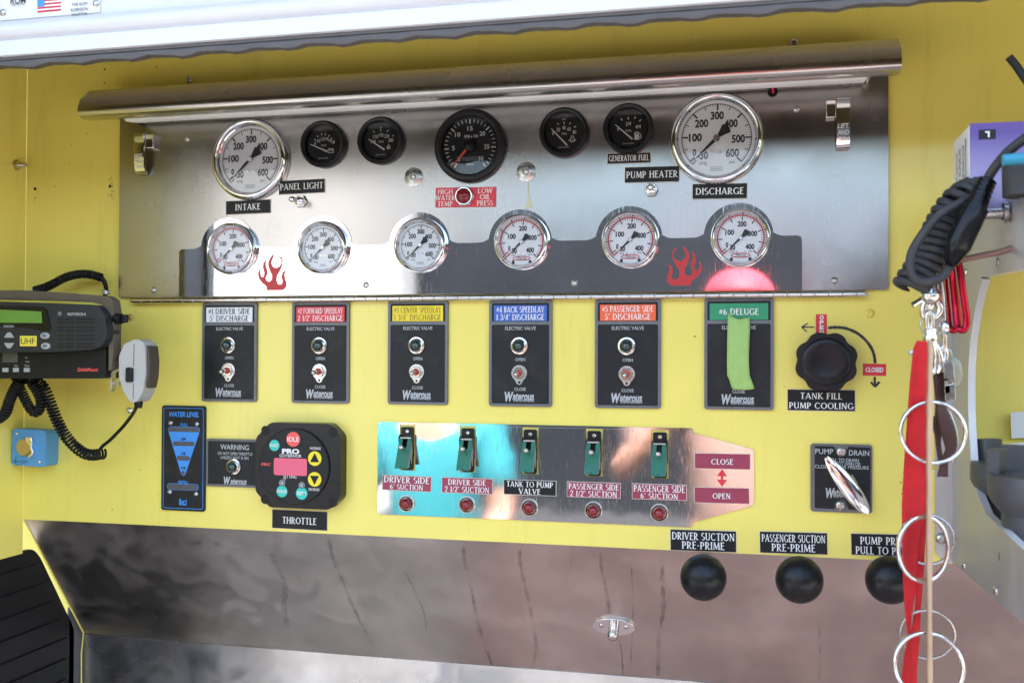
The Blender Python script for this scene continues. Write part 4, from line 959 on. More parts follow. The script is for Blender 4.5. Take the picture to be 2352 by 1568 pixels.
bl.sheet([(U(1562), V(828)), (U(1842), V(828)), (U(1718), V(1225)), (U(1700), V(1238)), (U(1682), V(1225))], -.0034)
pill(bl, 1562, 1842, 782, 826, -.0036, 4); pill(bl, 1557, 1836, 1315, 1368, -.0036, 4)
bl.text('WATER LEVEL', U(1702), V(663), .0070, -.0034, w=.0505, bold=.03, shear=.22)
bl.text('FULL', U(1702), V(760), .0042, -.0034, w=.0125, bold=.02, shear=.2); bl.text('REFILL', U(1698), V(1297), .0042, -.0034, w=.0172, bold=.02, shear=.2)
bl.text('ic', U(1697), V(1478), .0085, -.0034, w=.0100, bold=.03)
for (x0, x1, y0, y1) in ((1663, 1732, 1507, 1513), (1663, 1668, 1452, 1513), (1727, 1732, 1452, 1513)): bl.add([(U(x0), -.0034, V(y0)), (U(x1), -.0034, V(y0)), (U(x1), -.0034, V(y1)), (U(x0), -.0034, V(y1))], [(0, 1, 2, 3)])
bl.build('blue_print', M['bluepanel'], wl_, flat=True)
dk = MB()
for s_, y in (('3/4', 893), ('1/2', 1028), ('1/4', 1163)): dk.text(s_, U(1702), V(y), .0040, -.0040, w=.0068, bold=.03)
dk.build('fraction_lettering', M['label'], wl_, flat=True)
for args in ((1562, 1842, 782, 826), (1602, 1800, 917, 957), (1642, 1760, 1052, 1094), (1557, 1836, 1315, 1368)):
    e = MB(); pill(e, *args, -.0041); e.build('level_window', M['led'], wl_, flat=True)
e = MB(); e.disc(U(1700), V(1208), .0030, -.0041); e.build('level_window', M['led'], wl_, flat=True)
for x, y in ((1580, 745), (1818, 750), (1577, 1393), (1815, 1403)):
    s_ = MB(); screw(s_, U(x), V(y), .0037, -.003); s_.build('screw', M['zinc'], wl_)
# warning light plate
a, b, c = frame_at(477, 596, 1006, 1119)
wn_ = thing('warning_plate', 'black WARNING do not open throttle plate with a dark green light', 'plate', c)
w, h = (b.x-a.x)/2, (a.z-b.z)/2
MB().prism(rrect(-w, w, -h, h, .003), -.0045, -.0001, holes=[rrect(-w+.0034, w-.0034, -h+.0034, h-.0034, .0015)]).build('frame', M['cast'], wn_, bevel=.0005)
MB().box(-w+.003, w-.003, -.0034, -.0008, -h+.003, h-.003).build('face', M['face'], wn_)
cx = P(539, 1072, -.003).x-c.x
t = MB(); t.text('WARNING', cx, .0236, .0074, -.0038, w=.0470, bold=.015); t.text('DO NOT OPEN THROTTLE', cx+.001, .0140, .0042, -.0038, w=.0570, bold=.012); t.text('UNLESS LIGHT IS ON', cx, .0078, .0042, -.0038, w=.0460, bold=.012)
t.text('W', cx-.0120, -.0270, .0110, -.0038, w=.0110, bold=.05, shear=.2); t.text('aterous', cx+.0070, -.0272, .0092, -.0038, w=.0265, bold=.03, shear=.15); t.text('DEPENDABLE', cx+.0055, -.0325, .0028, -.0038, w=.0262, bold=.02)
t.build('lettering', M['dim'], wn_, flat=True)
q = P(538, 1071, -.004); lamp(0, 0, .0118, M['lensgreen'], None, 0, parent=(wn_, (q.x-c.x, -.0034, q.z-c.z)))
# throttle governor
a, b, c = frame_at(589, 783, 969, 1171, -.020)
gv = thing('governor', 'black square engine governor with a round keypad and pink display', 'control', c)
w, h = (b.x-a.x)/2, (a.z-b.z)/2
k_ = .023
oc = [(-w+k_, -h), (w-k_*.75, -h), (w, -h+k_*.75), (w, h-k_*.75), (w-k_*.75, h), (-w+k_, h), (-w, h-k_), (-w, -h+k_)]
MB().prism(fillet(oc, .006), -.022, -.0002).build('housing', M['gloss'], gv, bevel=.0025, seg=3)
q = P(674, 1070.5, -.026); fx, fz = q.x-c.x, q.z-c.z; R = .0540
MB().lathe([(R*1.02, -.020), (R*1.02, -.0250), (R, -.0262), (0, -.0262)], 64, (fx, 0, fz)).build('keypad', M['face'], gv, smooth=30)
S = lambda x, y: (fx+(x-345)/360*R, fz+(1145-y)/360*R)
yk = -.0267
for nm, x, y, r, m_, s_, sw_ in (('idle_button', 343, 883, 72, 'idle', 'IDLE', 118), ('preset_button', 145, 947, 54, 'teal', 'PRESET', 92), ('pressure_button', 228, 1390, 57, 'teal', 'PRESSURE', 104), ('rpm_button', 435, 1402, 60, 'teal', 'RPM', 86)):
    u, v = S(x, y); e = MB(); e.disc(u, v, r/360*R, yk); bb = e.build(nm, M[m_], gv, flat=True)
    t = MB(); t.text(s_, u, v, .0066 if s_ == 'IDLE' else (.0056 if s_ == 'RPM' else .0042), yk-.0004, w=sw_/360*R, bold=.01); t.build('lettering', I, bb, flat=True)
for nm, y, sg in (('increase_button', 1063, 1), ('decrease_button', 1262, -1)):
    u, v = S(569, y); e = MB(); e.disc(u, v, 70/360*R, yk); bb = e.build(nm, M['buttonyellow'], gv, flat=True)
    e = MB(); d = 47/360*R; e.sheet([(u-d, v-sg*d*.72), (u+d, v-sg*d*.72), (u, v+sg*d*1.15)], yk-.0004); e.build('arrow', M['label'], bb, flat=True)
u0, v0 = S(142, 1233); u1, v1 = S(490, 1067); e = MB().prism(rrect(u0, u1, v0, v1, .003), yk-.0006, yk+.0004); e.build('display', M['pink'], gv)
t = MB()
for s_, x, y, h_, w_ in (('GOVERNOR', 315, 1043, .0042, 232), ('INCREASE', 575, 965, .0036, 110), ('SETTING', 310, 1245, .0045, 138), ('DECREASE', 563, 1360, .0036, 112)):
    u, v = S(x, y); t.text(s_, u, v, h_, yk, w=w_/360*R, bold=.004)
u, v = S(317, 1000); t.text('PRO', u, v, .0064, yk, w=182/360*R, bold=.05)
t.build('lettering', I, gv, flat=True)
t = MB(); u, v = S(57, 1133); t.text('FRC', u, v, .0038, yk, w=100/360*R, bold=.03, shear=.15); t.build('red_lettering', M['idle'], gv, flat=True)
ic = MB()
for x, y in ((228, 1310), (435, 1325)):
    u, v = S(x, y); ic.arc(u, v, 24/360*R, 31/360*R, 60, 420, yk, 24); ic.disc(u, v, 17/360*R, yk-.0002)
u, v = S(228, 1310); ic.quadline(u+.0028, v+.002, u+.006, v+.0062, .0008, yk-.0001); ic.quadline(u+.001, v+.0062, u+.0062, v+.0062, .0008, yk-.0001)
ic.build('keypad_icons', M['greybtn'], gv, flat=True)
for sx, sz in ((-1, 1), (1, 1), (1, -1), (-1, -1)):
    MB().lathe([(.0066, -.0222), (.0060, -.0226), (.0052, -.0218), (.0048, -.0170), (0, -.0170)], 20, (sx*(w-.0115)+(.004 if sx < 0 else 0), 0, sz*(h-.0115))).build('bolt_recess', M['dialblack'], gv)
plate(q4((625.5, 1168), (753, 1174), (753, 1218.5), (625.5, 1212)), [('THROTTLE', .61, .54, .34)], LB, I, 'black nameplate reading THROTTLE below the governor')

# ================================================================ suction valve panel
YP = -.0024
oq = [(868, 969), (1586, 982.5), (1592.5, 995.5), (1728.5, 1033), (1732, 1159), (1651, 1180), (1591, 1198.5), (1581, 1210), (868, 1180)]
oq = [(867.5, 968.5), (1590, 982.5), (1592, 993.5), (1732, 1032), (1732, 1160), (1591, 1198.5), (1590, 1210.5), (867, 1180.5)]
pp = [W(P(x, y, YP)) for x, y in oq]
# straighten to the panel's own axes
zt = (pp[0][1]+pp[1][1])/2; zb = (pp[6][1]+pp[7][1])/2; xa = (pp[0][0]+pp[7][0])/2; xb = (pp[1][0]+pp[6][0])/2; xc = (pp[3][0]+pp[4][0])/2
oc = Vector(((xa+xb)/2, 0, (zt+zb)/2))
sp = thing('suction_panel', 'polished steel suction valve panel with a tapered right end', 'panel', oc)
ol = [(xa, zt), (xb, zt), (pp[2][0]+.001, pp[2][1]), (xc, pp[3][1]), (xc, pp[4][1]), (pp[5][0]+.001, pp[5][1]), (xb, zb), (xa, zb)]
ol = [(x-oc.x, z-oc.z) for x, z in ol][::-1]
SLOT = [(918.5, 953.5, 974, 1082), (1056.7, 1093, 977, 1084), (1199.7, 1236.7, 981, 1088.6), (1346, 1384, 984, 1095), (1496.5, 1535.5, 987, 1097.4)]
sl_ = []
for x0, x1, y0, y1 in SLOT:
    p, q = P(x0, y0, YP), P(x1, y1, YP); sl_.append((p.x-oc.x, q.x-oc.x, q.z-oc.z, p.z-oc.z))
zl = sum(s_[2] for s_ in sl_)/5; zh = sum(s_[3] for s_ in sl_)/5; ws_ = sum(s_[1]-s_[0] for s_ in sl_)/5
sl_ = [((s_[0]+s_[1])/2-ws_/2, (s_[0]+s_[1])/2+ws_/2, zl, zh) for s_ in sl_]
MB().prism(fillet(ol, [.006, .006, .002, .005, .005, .002, .006, .006]), YP, -.0001, holes=[[(s_[0], s_[2]), (s_[1], s_[2]), (s_[1], s_[3]), (s_[0], s_[3])] for s_ in sl_]).build('polished_plate', M['mirror'], sp, bevel=.0004)
ar = MB(); q = P(1658.5, 1097, YP); u, v = q.x-oc.x, q.z-oc.z
for sg in (1, -1):
    ar.sheet([(u-.0068, v+sg*.0024), (u+.0068, v+sg*.0024), (u, v+sg*.0118)], YP-.0003)
ar.quadline(u, v-.0024, u, v+.0024, .0034, YP-.0003); ar.build('double_arrow', M['red'], sp, flat=True)
GLB = ['green guarded switch above the DRIVER SIDE 6 inch nameplate', 'green guarded switch above the DRIVER SIDE 2 1/2 inch nameplate', 'green guarded switch above the black TANK TO PUMP nameplate', 'green guarded switch above the PASSENGER SIDE 2 1/2 inch nameplate', 'green guarded switch above the PASSENGER SIDE 6 inch nameplate']
def guard(s_, lab):
    x = (s_[0]+s_[1])/2+oc.x; zc = (zl+zh)/2+oc.z; H = zh-zl; w = ws_/2
    o = thing('switch_guard', lab, 'switch', (x, -.0006, zc), 'green guarded valve switches')
    MB().prism(rrect(-w*.80, w*.80, -H/2+.001, H/2-.003, .0025), -.0034, -.0002).build('base', M['black'], o, bevel=.0004)
    for z in (H/2-.0095, -H/2+.0065):
        sc2 = MB(); screw(sc2, 0, z, .0034, -.0034); sc2.build('screw', M['nickel'], o)
    # hinge spring
    zz_ = H/2-.0185; sp2 = MB(); sp2.lathe([(.0018, -w*.72), (.0018, w*.72)], 12, (0, -.0085, zz_), ax='x')
    for k in range(11): sp2.lathe([(.0023, -w*.66+k*w*.13), (.0027, -w*.66+k*w*.13+.0003), (.0023, -w*.66+k*w*.13+.0006)], 12, (0, -.0085, zz_), ax='x')
    sp2.build('spring', M['nickel'], o)
    for sg in (-1, 1):
        MB().prism([(-.0034, zz_+.005), (-.0105, zz_+.003), (-.0115, zz_-.004), (-.0034, -H/2+.02)], sg*w*.86-.0005, sg*w*.86+.0005, ax='x').build('bracket', M['black'], o)
    # green flap: face panel sloping out, with two side cheeks
    zt_, yt = zz_-.0008, -.0105; zbm, yb = -H/2+.0058, -.0300
    nf = 14; fw = w*.78
    def fp(u, t, lift=0): return (u, yt+(yb-yt)*t-lift, zt_+(zbm-zt_)*t)
    L = math.hypot(yb-yt, zbm-zt_)
    hol = [(fw*.42*cos(radians(k)), .245*L+fw*.42*sin(radians(k))*1.15) for k in range(0, 181, 20)][::1]
    hole = [(-fw*.40, .02*L), (-fw*.40, .24*L)]+[(-fw*.40*cos(radians(k)), .24*L+fw*.40*sin(radians(k))) for k in range(20, 161, 20)]+[(fw*.40, .24*L), (fw*.40, .02*L)]
    outl = [(-fw, 0), (-fw*.40, 0)]+hole[1:-1]+[(fw*.40, .24*L), (fw*.40, 0), (fw, 0), (fw, L), (-fw, L)]
    outl = [p for i, p in enumerate(outl) if i == 0 or (abs(p[0]-outl[i-1][0])+abs(p[1]-outl[i-1][1]) > 1e-6)]
    tri = tessellate_polygon([[Vector((a_, b_, 0)) for a_, b_ in outl]]); fl_ = MB(); m2 = len(outl)
    ft = [fp(a_, b_/L, .0006) for a_, b_ in outl]; bk = [fp(a_, b_/L, -.0006) for a_, b_ in outl]
    fl_.add(ft+bk, [tuple(t_) for t_ in tri]+[tuple(i+m2 for i in reversed(t_)) for t_ in tri]+[(i, (i+1) % m2, (i+1) % m2+m2, i+m2) for i in range(m2)])
    fo = fl_.build('flap', M['flap'], o, smooth=20)
    MB().ball(fp(0, .955, .0008), .0009, 8).build('rivet_hole', M['dialblack'], fo)
    for sg in (-1, 1):
        ck = MB(); y0, z0 = yt, zt_; y1, z1 = yb, zbm
        ck.prism([(y0+.0012, z0), (y1+.0012, z1), (y1+.0085, z1+.001), (y1+.0145, z1+.017), (y1+.020, z1+.004), (y0+.0062, z0-.004)], sg*fw-.0005, sg*fw+.0005, ax='x')
        ck.build('flap_cheek', M['castlight'], fo)
    b = MB(); e = Vector((0, -.0305, H/2-.0300)); p = [Vector((0, -.004, H/2-.036)).lerp(e, k/6) for k in range(7)]
    b.tube(p, [.0022, .0023, .0025, .0028, .0031, .0034, .0034], 12); b.ball(e, .0034, 16); b.build('toggle_lever', M['nickel'], o, smooth=60)
M['castlight'] = mat('grey_flap_inside', (.22, .24, .22), rough=.5, var=.1)
for s_, l_ in zip(sl_, GLB): guard(s_, l_)
MR = M['maroon']
plate(q4((878, 1089.4), (991.7, 1094.4), (991, 1129.4), (879, 1124.4)), [('DRIVER SIDE', .92, .27, .40), ('6" SUCTION', .67, .74, .34)], MR, I, 'maroon nameplate reading DRIVER SIDE 6 inch SUCTION', YP)
plate(q4((1015.5, 1095), (1132, 1098.6), (1132, 1135), (1015, 1130.6)), [('DRIVER SIDE', .74, .28, .35), ('2 1/2" SUCTION', .87, .74, .36)], MR, I, 'maroon nameplate reading DRIVER SIDE 2 1/2 inch SUCTION', YP)
plate(q4((1157.5, 1100), (1278, 1103.6), (1278, 1139), (1157, 1134.4)), [('TANK TO PUMP', .88, .28, .36), ('VALVE', .41, .74, .36)], LB, I, 'black nameplate reading TANK TO PUMP VALVE', YP)
plate(q4((1302.7, 1104.4), (1426, 1108.6), (1425.5, 1144.4), (1302, 1140)), [('PASSENGER SIDE', .93, .29, .37), ('2 1/2" SUCTION', .87, .75, .37)], MR, I, 'maroon nameplate reading PASSENGER SIDE 2 1/2 inch SUCTION', YP)
plate(q4((1451.7, 1109), (1577.7, 1112.6), (1577.7, 1149), (1451.7, 1145)), [('PASSENGER SIDE', .93, .29, .42), ('6" SUCTION', .68, .76, .34)], MR, I, 'maroon nameplate reading PASSENGER SIDE 6 inch SUCTION', YP)
plate(q4((1595, 1039), (1724, 1042), (1723.5, 1078), (1595, 1075.6)), [('CLOSE', .39, .53, .34)], MR, I, 'maroon nameplate reading CLOSE above the double arrow', YP)
plate(q4((1595, 1117.6), (1721.7, 1120), (1721, 1157), (1594, 1153.6)), [('OPEN', .32, .53, .34)], MR, I, 'maroon nameplate reading OPEN below the double arrow', YP)
for (x, y), l_ in zip(((934, 1155.6), (1073, 1158.5), (1216.5, 1165), (1363.5, 1171.5), (1514.5, 1177)), ('DRIVER SIDE 6 inch', 'DRIVER SIDE 2 1/2 inch', 'black TANK TO PUMP', 'PASSENGER SIDE 2 1/2 inch', 'PASSENGER SIDE 6 inch')):
    lamp(x, y, .0122, M['lensred'], 'round dark red light under the %s nameplate' % l_, YP, group='red suction valve lights')

# ================================================================ tank fill knob and its signs
q = P(1898, 831, -.03)
kb = thing('hand_wheel', 'large black scalloped hand knob above TANK FILL', 'knob', (q.x, 0, q.z))
def scal(R, d, n=8, m=96): return [((R-d*(.5+.5*cos(n*2*pi*k/m+.4))**1.6)*cos(2*pi*k/m), (R-d*(.5+.5*cos(n*2*pi*k/m+.4))**1.6)*sin(2*pi*k/m)) for k in range(m)]
MB().prism(scal(.0392, .0035), -.032, -.012).build('grip', M['black'], kb, bevel=.003, seg=3, smooth=50)
MB().lathe([(.0315, -.0315), (.0300, -.0332), (.0255, -.0345), (.018, -.0335), (.010, -.0328), (0, -.0325)], 48).build('dished_face', M['black'], kb, smooth=60)
MB().lathe([(.014, -.0002), (.012, -.014)], 28).build('stem', M['black'], kb)
plate(q4((1873.5, 721.8), (1898.8, 721.8), (1899.5, 770), (1874, 770)), [], M['red'], I, 'upright red tag reading OPEN above the black knob', rim=False, t=.0008)
op = bpy.context.scene.objects[-1] if False else [o for o in col.objects if o.get('label') == 'upright red tag reading OPEN above the black knob'][0]
t = MB()
for k, ch in enumerate('OPEN'): t.text(ch, .0004, .0095-k*.0065, .0050, -.0012, w=.0050, bold=.04)
for o in list(op.children):
    if o.name.startswith('lettering'): bpy.data.objects.remove(o)
t.build('lettering', I, op, flat=True)
plate(q4((1981.7, 834.5), (2035, 836), (2035.5, 862.8), (1981.7, 862)), [('CLOSED', .76, .5, .36)], M['red'], I, 'small red tag reading CLOSED right of the black knob', font='sans', rim=False, t=.0008, bold=.03)
plate(q4((1808.5, 893), (1964.7, 895), (1964.7, 945), (1807, 942.4)), [('TANK FILL', .61, .30, .28), ('PUMP COOLING', .94, .75, .28)], LB, I, 'black nameplate reading TANK FILL PUMP COOLING')
def marker(pts, w, label, head=None):
    mb = MB(); Q = [P(x, y, -.0007) for x, y in pts]; sm = smoothpath(Q, 6); vs_ = []; rr = random.Random(len(pts))
    for i, p in enumerate(sm):
        d = (sm[min(i+1, len(sm)-1)]-sm[max(i-1, 0)]).normalized(); nx, nz = -d.z, d.x; ww = w*(.85+.3*rr.random()) * (.6 if i in (0, len(sm)-1) else 1)
        vs_ += [(p.x+nx*ww, -.0007, p.z+nz*ww), (p.x-nx*ww, -.0007, p.z-nz*ww)]
    mb.add(vs_, [(2*i, 2*i+1, 2*i+3, 2*i+2) for i in range(len(sm)-1)])
    for x0, y0, x1, y1 in head or (): a_, b_ = P(x0, y0), P(x1, y1); mb.quadline(a_.x, a_.z, b_.x, b_.z, w*1.8, -.0009)
    tag(mb.build('drawn_arrow', M['dark'], flat=True), label, 'marking', 'arrows drawn in black marker')
marker([(1871, 751.5), (1858, 751), (1843, 750.8)], .0008, 'short hand drawn black arrow pointing left from OPEN', [(1841, 751, 1855, 742.5), (1841, 751, 1853, 761.5)])
marker([(1902, 753), (1918, 751.5), (1939, 753), (1955, 758), (1972, 767), (1989, 782), (2001.5, 799.4), (2008, 817), (2010, 834)], .0019, 'curved hand drawn black line running from OPEN to CLOSED')
marker([(2009, 865), (2009.3, 875), (2010, 886)], .0015, 'short hand drawn black arrow pointing down from CLOSED', [(2010, 888, 2000, 877), (2010, 888, 2020, 876.5)])

# pump drain plate and handle
a, b, c = frame_at(1861.5, 2003, 1017.5, 1178)
pd = thing('pump_drain', 'black PUMP DRAIN plate with a slanted chrome handle', 'control', c)
w, h = (b.x-a.x)/2, (a.z-b.z)/2
MB().prism(rrect(-w, w, -h, h, .004), -.0035, -.0001).build('frame', M['cast'], pd, bevel=.0006)
U = lambda x: (x-672)/558*2*w; V = lambda y: (1254-y)/640*2*h
f_ = [(430, 955), (610, 955), (618, 985), (632, 1040), (672, 1060), (712, 1040), (726, 985), (734, 955), (935, 960), (935, 1545), (735, 1545), (715, 1470), (672, 1445), (630, 1465), (608, 1545), (430, 1540)]
MB().prism(fillet([(U(x), V(y)) for x, y in f_][::-1], .002), -.0041, -.0034).build('face', M['face'], pd)
t = MB(); yt_ = -.0046
t.text('PUMP', U(517), V(1005), .0066, yt_, w=.0225, bold=.012); t.text('DRAIN', U(832), V(1012), .0066, yt_, w=.0250, bold=.012)
t.text('PULL TO DRAIN', U(690), V(1082), .0042, yt_, w=.0380, bold=.012); t.text('DO NOT OPEN OR', U(700), V(1116), .0042, yt_, w=.0400, bold=.012); t.text('CLOSE UNDER PRESSURE', U(675), V(1148), .0042, yt_, w=.0670, bold=.012)
t.text('W', U(572), V(1395), .0115, yt_, w=.0115, bold=.05, shear=.2); t.text('aterous', U(695), V(1385), .0098, yt_, w=.0265, bold=.03, shear=.15); t.text('DEPENDABLE', U(705), V(1422), .0030, yt_, w=.0280, bold=.02)
t.build('lettering', M['dim'], pd, flat=True)
for x, y in ((1932, 1037), (1930, 1160)):
    q = P(x, y, -.004); s_ = MB(); screw(s_, q.x-c.x, q.z-c.z, .0072, -.0036); s_.build('screw', M['zinc'], pd)
a_ = P(1898, 1050, -.036)-c; b_ = P(1994, 1179, -.036)-c
hd = MB(); ctr = (a_+b_)/2; ln = (b_-a_).length/2; d = (b_-a_).normalized(); nrm = Vector((-d.z, 0, d.x)); vs_ = []; n = 26; m_ = 16
for i in range(n+1):
    s_ = -1+2*i/n; wd_ = .0088*max(.04, (1-abs(s_)**2.3))**.75*(1+.12*s_)+.0022*(s_ < .97); dp_ = .0060*max(.10, 1-abs(s_)**3)
    for k in range(m_):
        an = 2*pi*k/m_; u = cos(an); v = sin(an); v = v*.55 if v > 0 else v
        p = ctr+d*(s_*ln)+nrm*(u*wd_)+Vector((0, -v*dp_ , 0)); vs_.append(p)
fs = [(i*m_+k, i*m_+(k+1) % m_, (i+1)*m_+(k+1) % m_, (i+1)*m_+k) for i in range(n) for k in range(m_)]+[tuple(range(m_)), tuple(range(n*m_, (n+1)*m_))]
hd.add(vs_, fs); hd.build('handle', M['chrome'], pd, smooth=60)
MB().tube([(ctr.x+.003, -.004, ctr.z), (ctr.x, ctr.y+.003, ctr.z)], .0075, 18).build('handle_post', M['zinc'], pd)
MB().lathe([(.0125, -.0036), (.0125, -.009), (.011, -.0105), (.007, -.0105)], 6, (ctr.x+.003, 0, ctr.z)).build('hex_nut', M['zinc'], pd, smooth=12)

# pre-prime pull knobs
plate(q4((1539.7, 1213.6), (1692, 1218.6), (1691.7, 1268), (1539, 1262.8)), [('DRIVER SUCTION', .94, .30, .34), ('PRE-PRIME', .64, .72, .34)], LB, I, 'black nameplate reading DRIVER SUCTION PRE-PRIME')
plate(q4((1745, 1218), (1901.5, 1222.8), (1900.7, 1272.8), (1744, 1269)), [('PASSENGER SUCTION', .93, .30, .34), ('PRE-PRIME', .64, .72, .34)], LB, I, 'black nameplate reading PASSENGER SUCTION PRE-PRIME')
plate(q4((1954, 1222.8), (2112, 1227), (2112, 1278), (1954, 1273.6)), [('PUMP PRIME', .72, .32, .34), ('PULL TO PRIME', .86, .76, .34)], LB, I, 'black nameplate reading PUMP PRIME, half behind the red strap')
for (x, y), l_ in zip(((1615.5, 1325.4), (1836, 1330.6), (2044, 1331)), ('glossy black ball knob below DRIVER SUCTION', 'glossy black ball knob below PASSENGER SUCTION', 'glossy black ball knob beside the red strap')):
    q = P(x, y, -.040); o = thing('pull_knob', l_, 'knob', q, 'black ball pull knobs')
    MB().ball((0, 0, 0), .0300, 40, (1, .93, 1)).build('ball', M['black'], o, smooth=80)
    yk2 = .155*(ZB-q.z)/(ZB-Z1)
    MB().tube([(0, .02, 0), (0, .040+max(.01, yk2)+.0, 0)], .0075, 14).build('pull_rod', M['zinc'], o)
# oval striker on the apron
na = Vector((0, -(ZB-Z1), -Y1)).normalized()
def onap(px, py):
    d = ray(px, py); p0 = Vector((0, 0, ZB)); return CAMP+d*((p0-CAMP).dot(na)/d.dot(na))
STAIN = bpy.data.materials.new('run_stain'); nt, N, Lk, B = nodes(STAIN); B.inputs['Base Color'].default_value = (.085, .075, .065, 1); B.inputs['Roughness'].default_value = .5
tc = N.new('ShaderNodeTexCoord'); nz = N.new('ShaderNodeTexNoise'); nz.inputs['Scale'].default_value = 38; Lk.new(tc.outputs['Object'], nz.inputs['Vector'])
mr2 = N.new('ShaderNodeMapRange'); mr2.inputs[1].default_value = .35; mr2.inputs[2].default_value = .65; mr2.inputs[3].default_value = .03; mr2.inputs[4].default_value = .30; Lk.new(nz.outputs[0], mr2.inputs[0]); Lk.new(mr2.outputs[0], B.inputs['Alpha'])
rs_ = random.Random(11)
for pts, w0 in (([(1064, 1254), (1068, 1290), (1078, 1330), (1086, 1370), (1091, 1400), (1098, 1430), (1114, 1480), (1131, 1528)], .0028), ([(755, 1238), (768, 1290), (790, 1340), (810, 1390), (835, 1440), (853, 1470)], .0030),
                ([(622, 1270), (640, 1310), (655, 1345), (652, 1390), (662, 1440)], .0050), ([(1194, 1262), (1196, 1300), (1212, 1370), (1226, 1440), (1232, 1490), (1222, 1530)], .0026), ([(1379, 1268), (1382, 1310), (1394, 1360), (1400, 1410)], .0024),
                ([(1521, 1276), (1522, 1340), (1524, 1400), (1514, 1450), (1512, 1520), (1511, 1550)], .0030), ([(1423, 1464), (1428, 1500), (1431, 1548)], .0016), ([(930, 1310), (955, 1360), (975, 1410), (980, 1450)], .0014), ([(1310, 1280), (1312, 1310)], .0016), ([(1450, 1300), (1454, 1400), (1448, 1540)], .0010), ([(1880, 1420), (1884, 1500), (1880, 1560)], .0014)):
    Q = smoothpath([onap(x, y)+na*.0006 for x, y in pts], 7); vs_ = []
    for i, p in enumerate(Q):
        ww = w0*(.55+.5*sin(i*.9+w0*900)**2+.25*rs_.random()) * (.3 if i in (0, len(Q)-1) else 1)
        vs_ += [p-Vector((ww, 0, 0)), p+Vector((ww, 0, 0))]
    MB().add(vs_, [(2*i, 2*i+1, 2*i+3, 2*i+2) for i in range(len(Q)-1)]).build('run_stain', STAIN, apo, flat=True)
q = onap(1410, 1436); th = math.atan2(Y1, ZB-Z1)
ov = thing('oval_striker', 'small oval bright metal striker plate on the apron', 'fitting', q, rot=(th, 0, 0))
MB().prism(circ(0, 0, .0310, 36, rz=.0168), -.003, -.0002).build('oval_plate', M['chrome'], ov, bevel=.0008)
for sx in (-1, 1): MB().ball((sx*.018, -.0028, .002), .0036, 14, (1, .6, 1)).build('rivet', M['nickel'], ov)
MB().lathe([(.0078, -.003), (.0080, -.016), (.0070, -.020), (.004, -.022), (0, -.0222)], 26, (0, 0, -.003)).build('stud', M['nickel'], ov, smooth=50)

# ================================================================ left side: radio, microphone, cords, blue box
YR = -.13
def rl(pts, Y, O): return [(P(x, y, Y).x-O.x, P(x, y, Y).z-O.z) for x, y in pts]
RO = P(120, 790, YR); RO.y = YR
ra = thing('radio', 'charcoal two-way radio head with a green display', 'radio', RO)
body = [(-25, 692), (120, 696), (215, 700), (232, 706), (243, 722), (250, 762), (246, 780), (236, 795), (215, 803), (125, 808), (-25, 811)]
MB().prism(fillet(rl(body, YR, RO)[::-1], .003, 3), -.004, .026).build('front_housing', M['radio'], ra, bevel=.004, seg=3)
bz = rl([(-25, 702), (104, 704), (112, 710), (122, 752), (117, 761), (60, 752), (-25, 747)], YR, RO)
MB().prism(fillet(bz[::-1], .002, 3), -.0052, -.0038).build('display_bezel', M['gloss'], ra)
MB().prism(rl([(-25, 710), (101, 715.5), (103, 742), (-25, 741)], YR, RO)[::-1], -.0060, -.0050).build('display', M['lcd'], ra)
t = MB(); R1 = lambda x, y: (P(x, y, YR).x-RO.x, P(x, y, YR).z-RO.z)
u, v = R1(26, 749.5); t.text('CDM1250', u, v, .0031, -.0058, w=.0172, bold=.02); u, v = R1(181, 721.5); t.text('MOTOROLA', u, v, .0035, -.0045, w=.0300, bold=.04, shear=.1)
u, v = R1(142, 720.4); t.arc(u, v, .0024, .0029, 0, 360, -.0045, 24); t.text('M', u, v, .0026, -.0045, w=.0030, bold=.02); t.build('lettering', M['greybtn'], ra, flat=True)
for x, y, s_ in ((107.5, 771, 'P3'), (109, 794.5, 'P4')):
    u, v = R1(x, y); e = MB(); e.ball((u, -.0040, v), .0078, 24, (1, .16, .60)); bb = e.build('oval_button', M['greybtn'], ra)
    t = MB(); t.text(s_, u, v, .0036, -.0056, w=.0052, bold=.02); t.build('lettering', M['radiodark'], bb, flat=True)
for y, sg in ((770, 1), (793, -1)):
    u, v = R1(26, y); e = MB(); e.prism([(u-.0085, v-sg*.0035), (u+.0085, v-sg*.0035), (u+.003, v+sg*.0038), (u, v+sg*.0045), (u-.003, v+sg*.0038)][::sg], -.0055, -.003); e.build('arrow_button', M['greybtn'], ra, bevel=.0008)
sl2 = MB()
for y in (733, 740.4, 751.7, 759.7, 770.4, 778.4, 789.3, 796.5):
    for xa_, xb_ in ((137.5, 151), (155, 174.5), (179, 223)):
        u0, v0 = R1(xa_, y); u1, _ = R1(xb_, y); sl2.sheet(rrect(u0, u1, v0-.0011, v0+.0011, .00105, 3), -.0044)
sl2.build('speaker_grille', M['dialblack'], ra, flat=True)
lo = [(-25, 800), (243, 800), (243, 864), (239, 869), (-25, 869)]
MB().prism(fillet(rl(lo, YR+.012, RO)[::-1], .002, 3), .012, .085).build('lower_unit', M['radiodark'], ra, bevel=.0012)
sl3 = MB()
for k in range(7):
    u, v = R1(80+k*10.2, 812); _, v2 = R1(80, 851); sl3.sheet([(u-.0012, v2), (u+.0012, v2), (u+.0012, v), (u-.0012, v)], .0114)
    u, v = R1(160+k*10, 812); _, v2 = R1(80, 834); sl3.sheet([(u-.0012, v2), (u+.0012, v2), (u+.0012, v), (u-.0012, v)], .0114)
sl3.build('vent_slots', M['dialblack'], ra, flat=True)
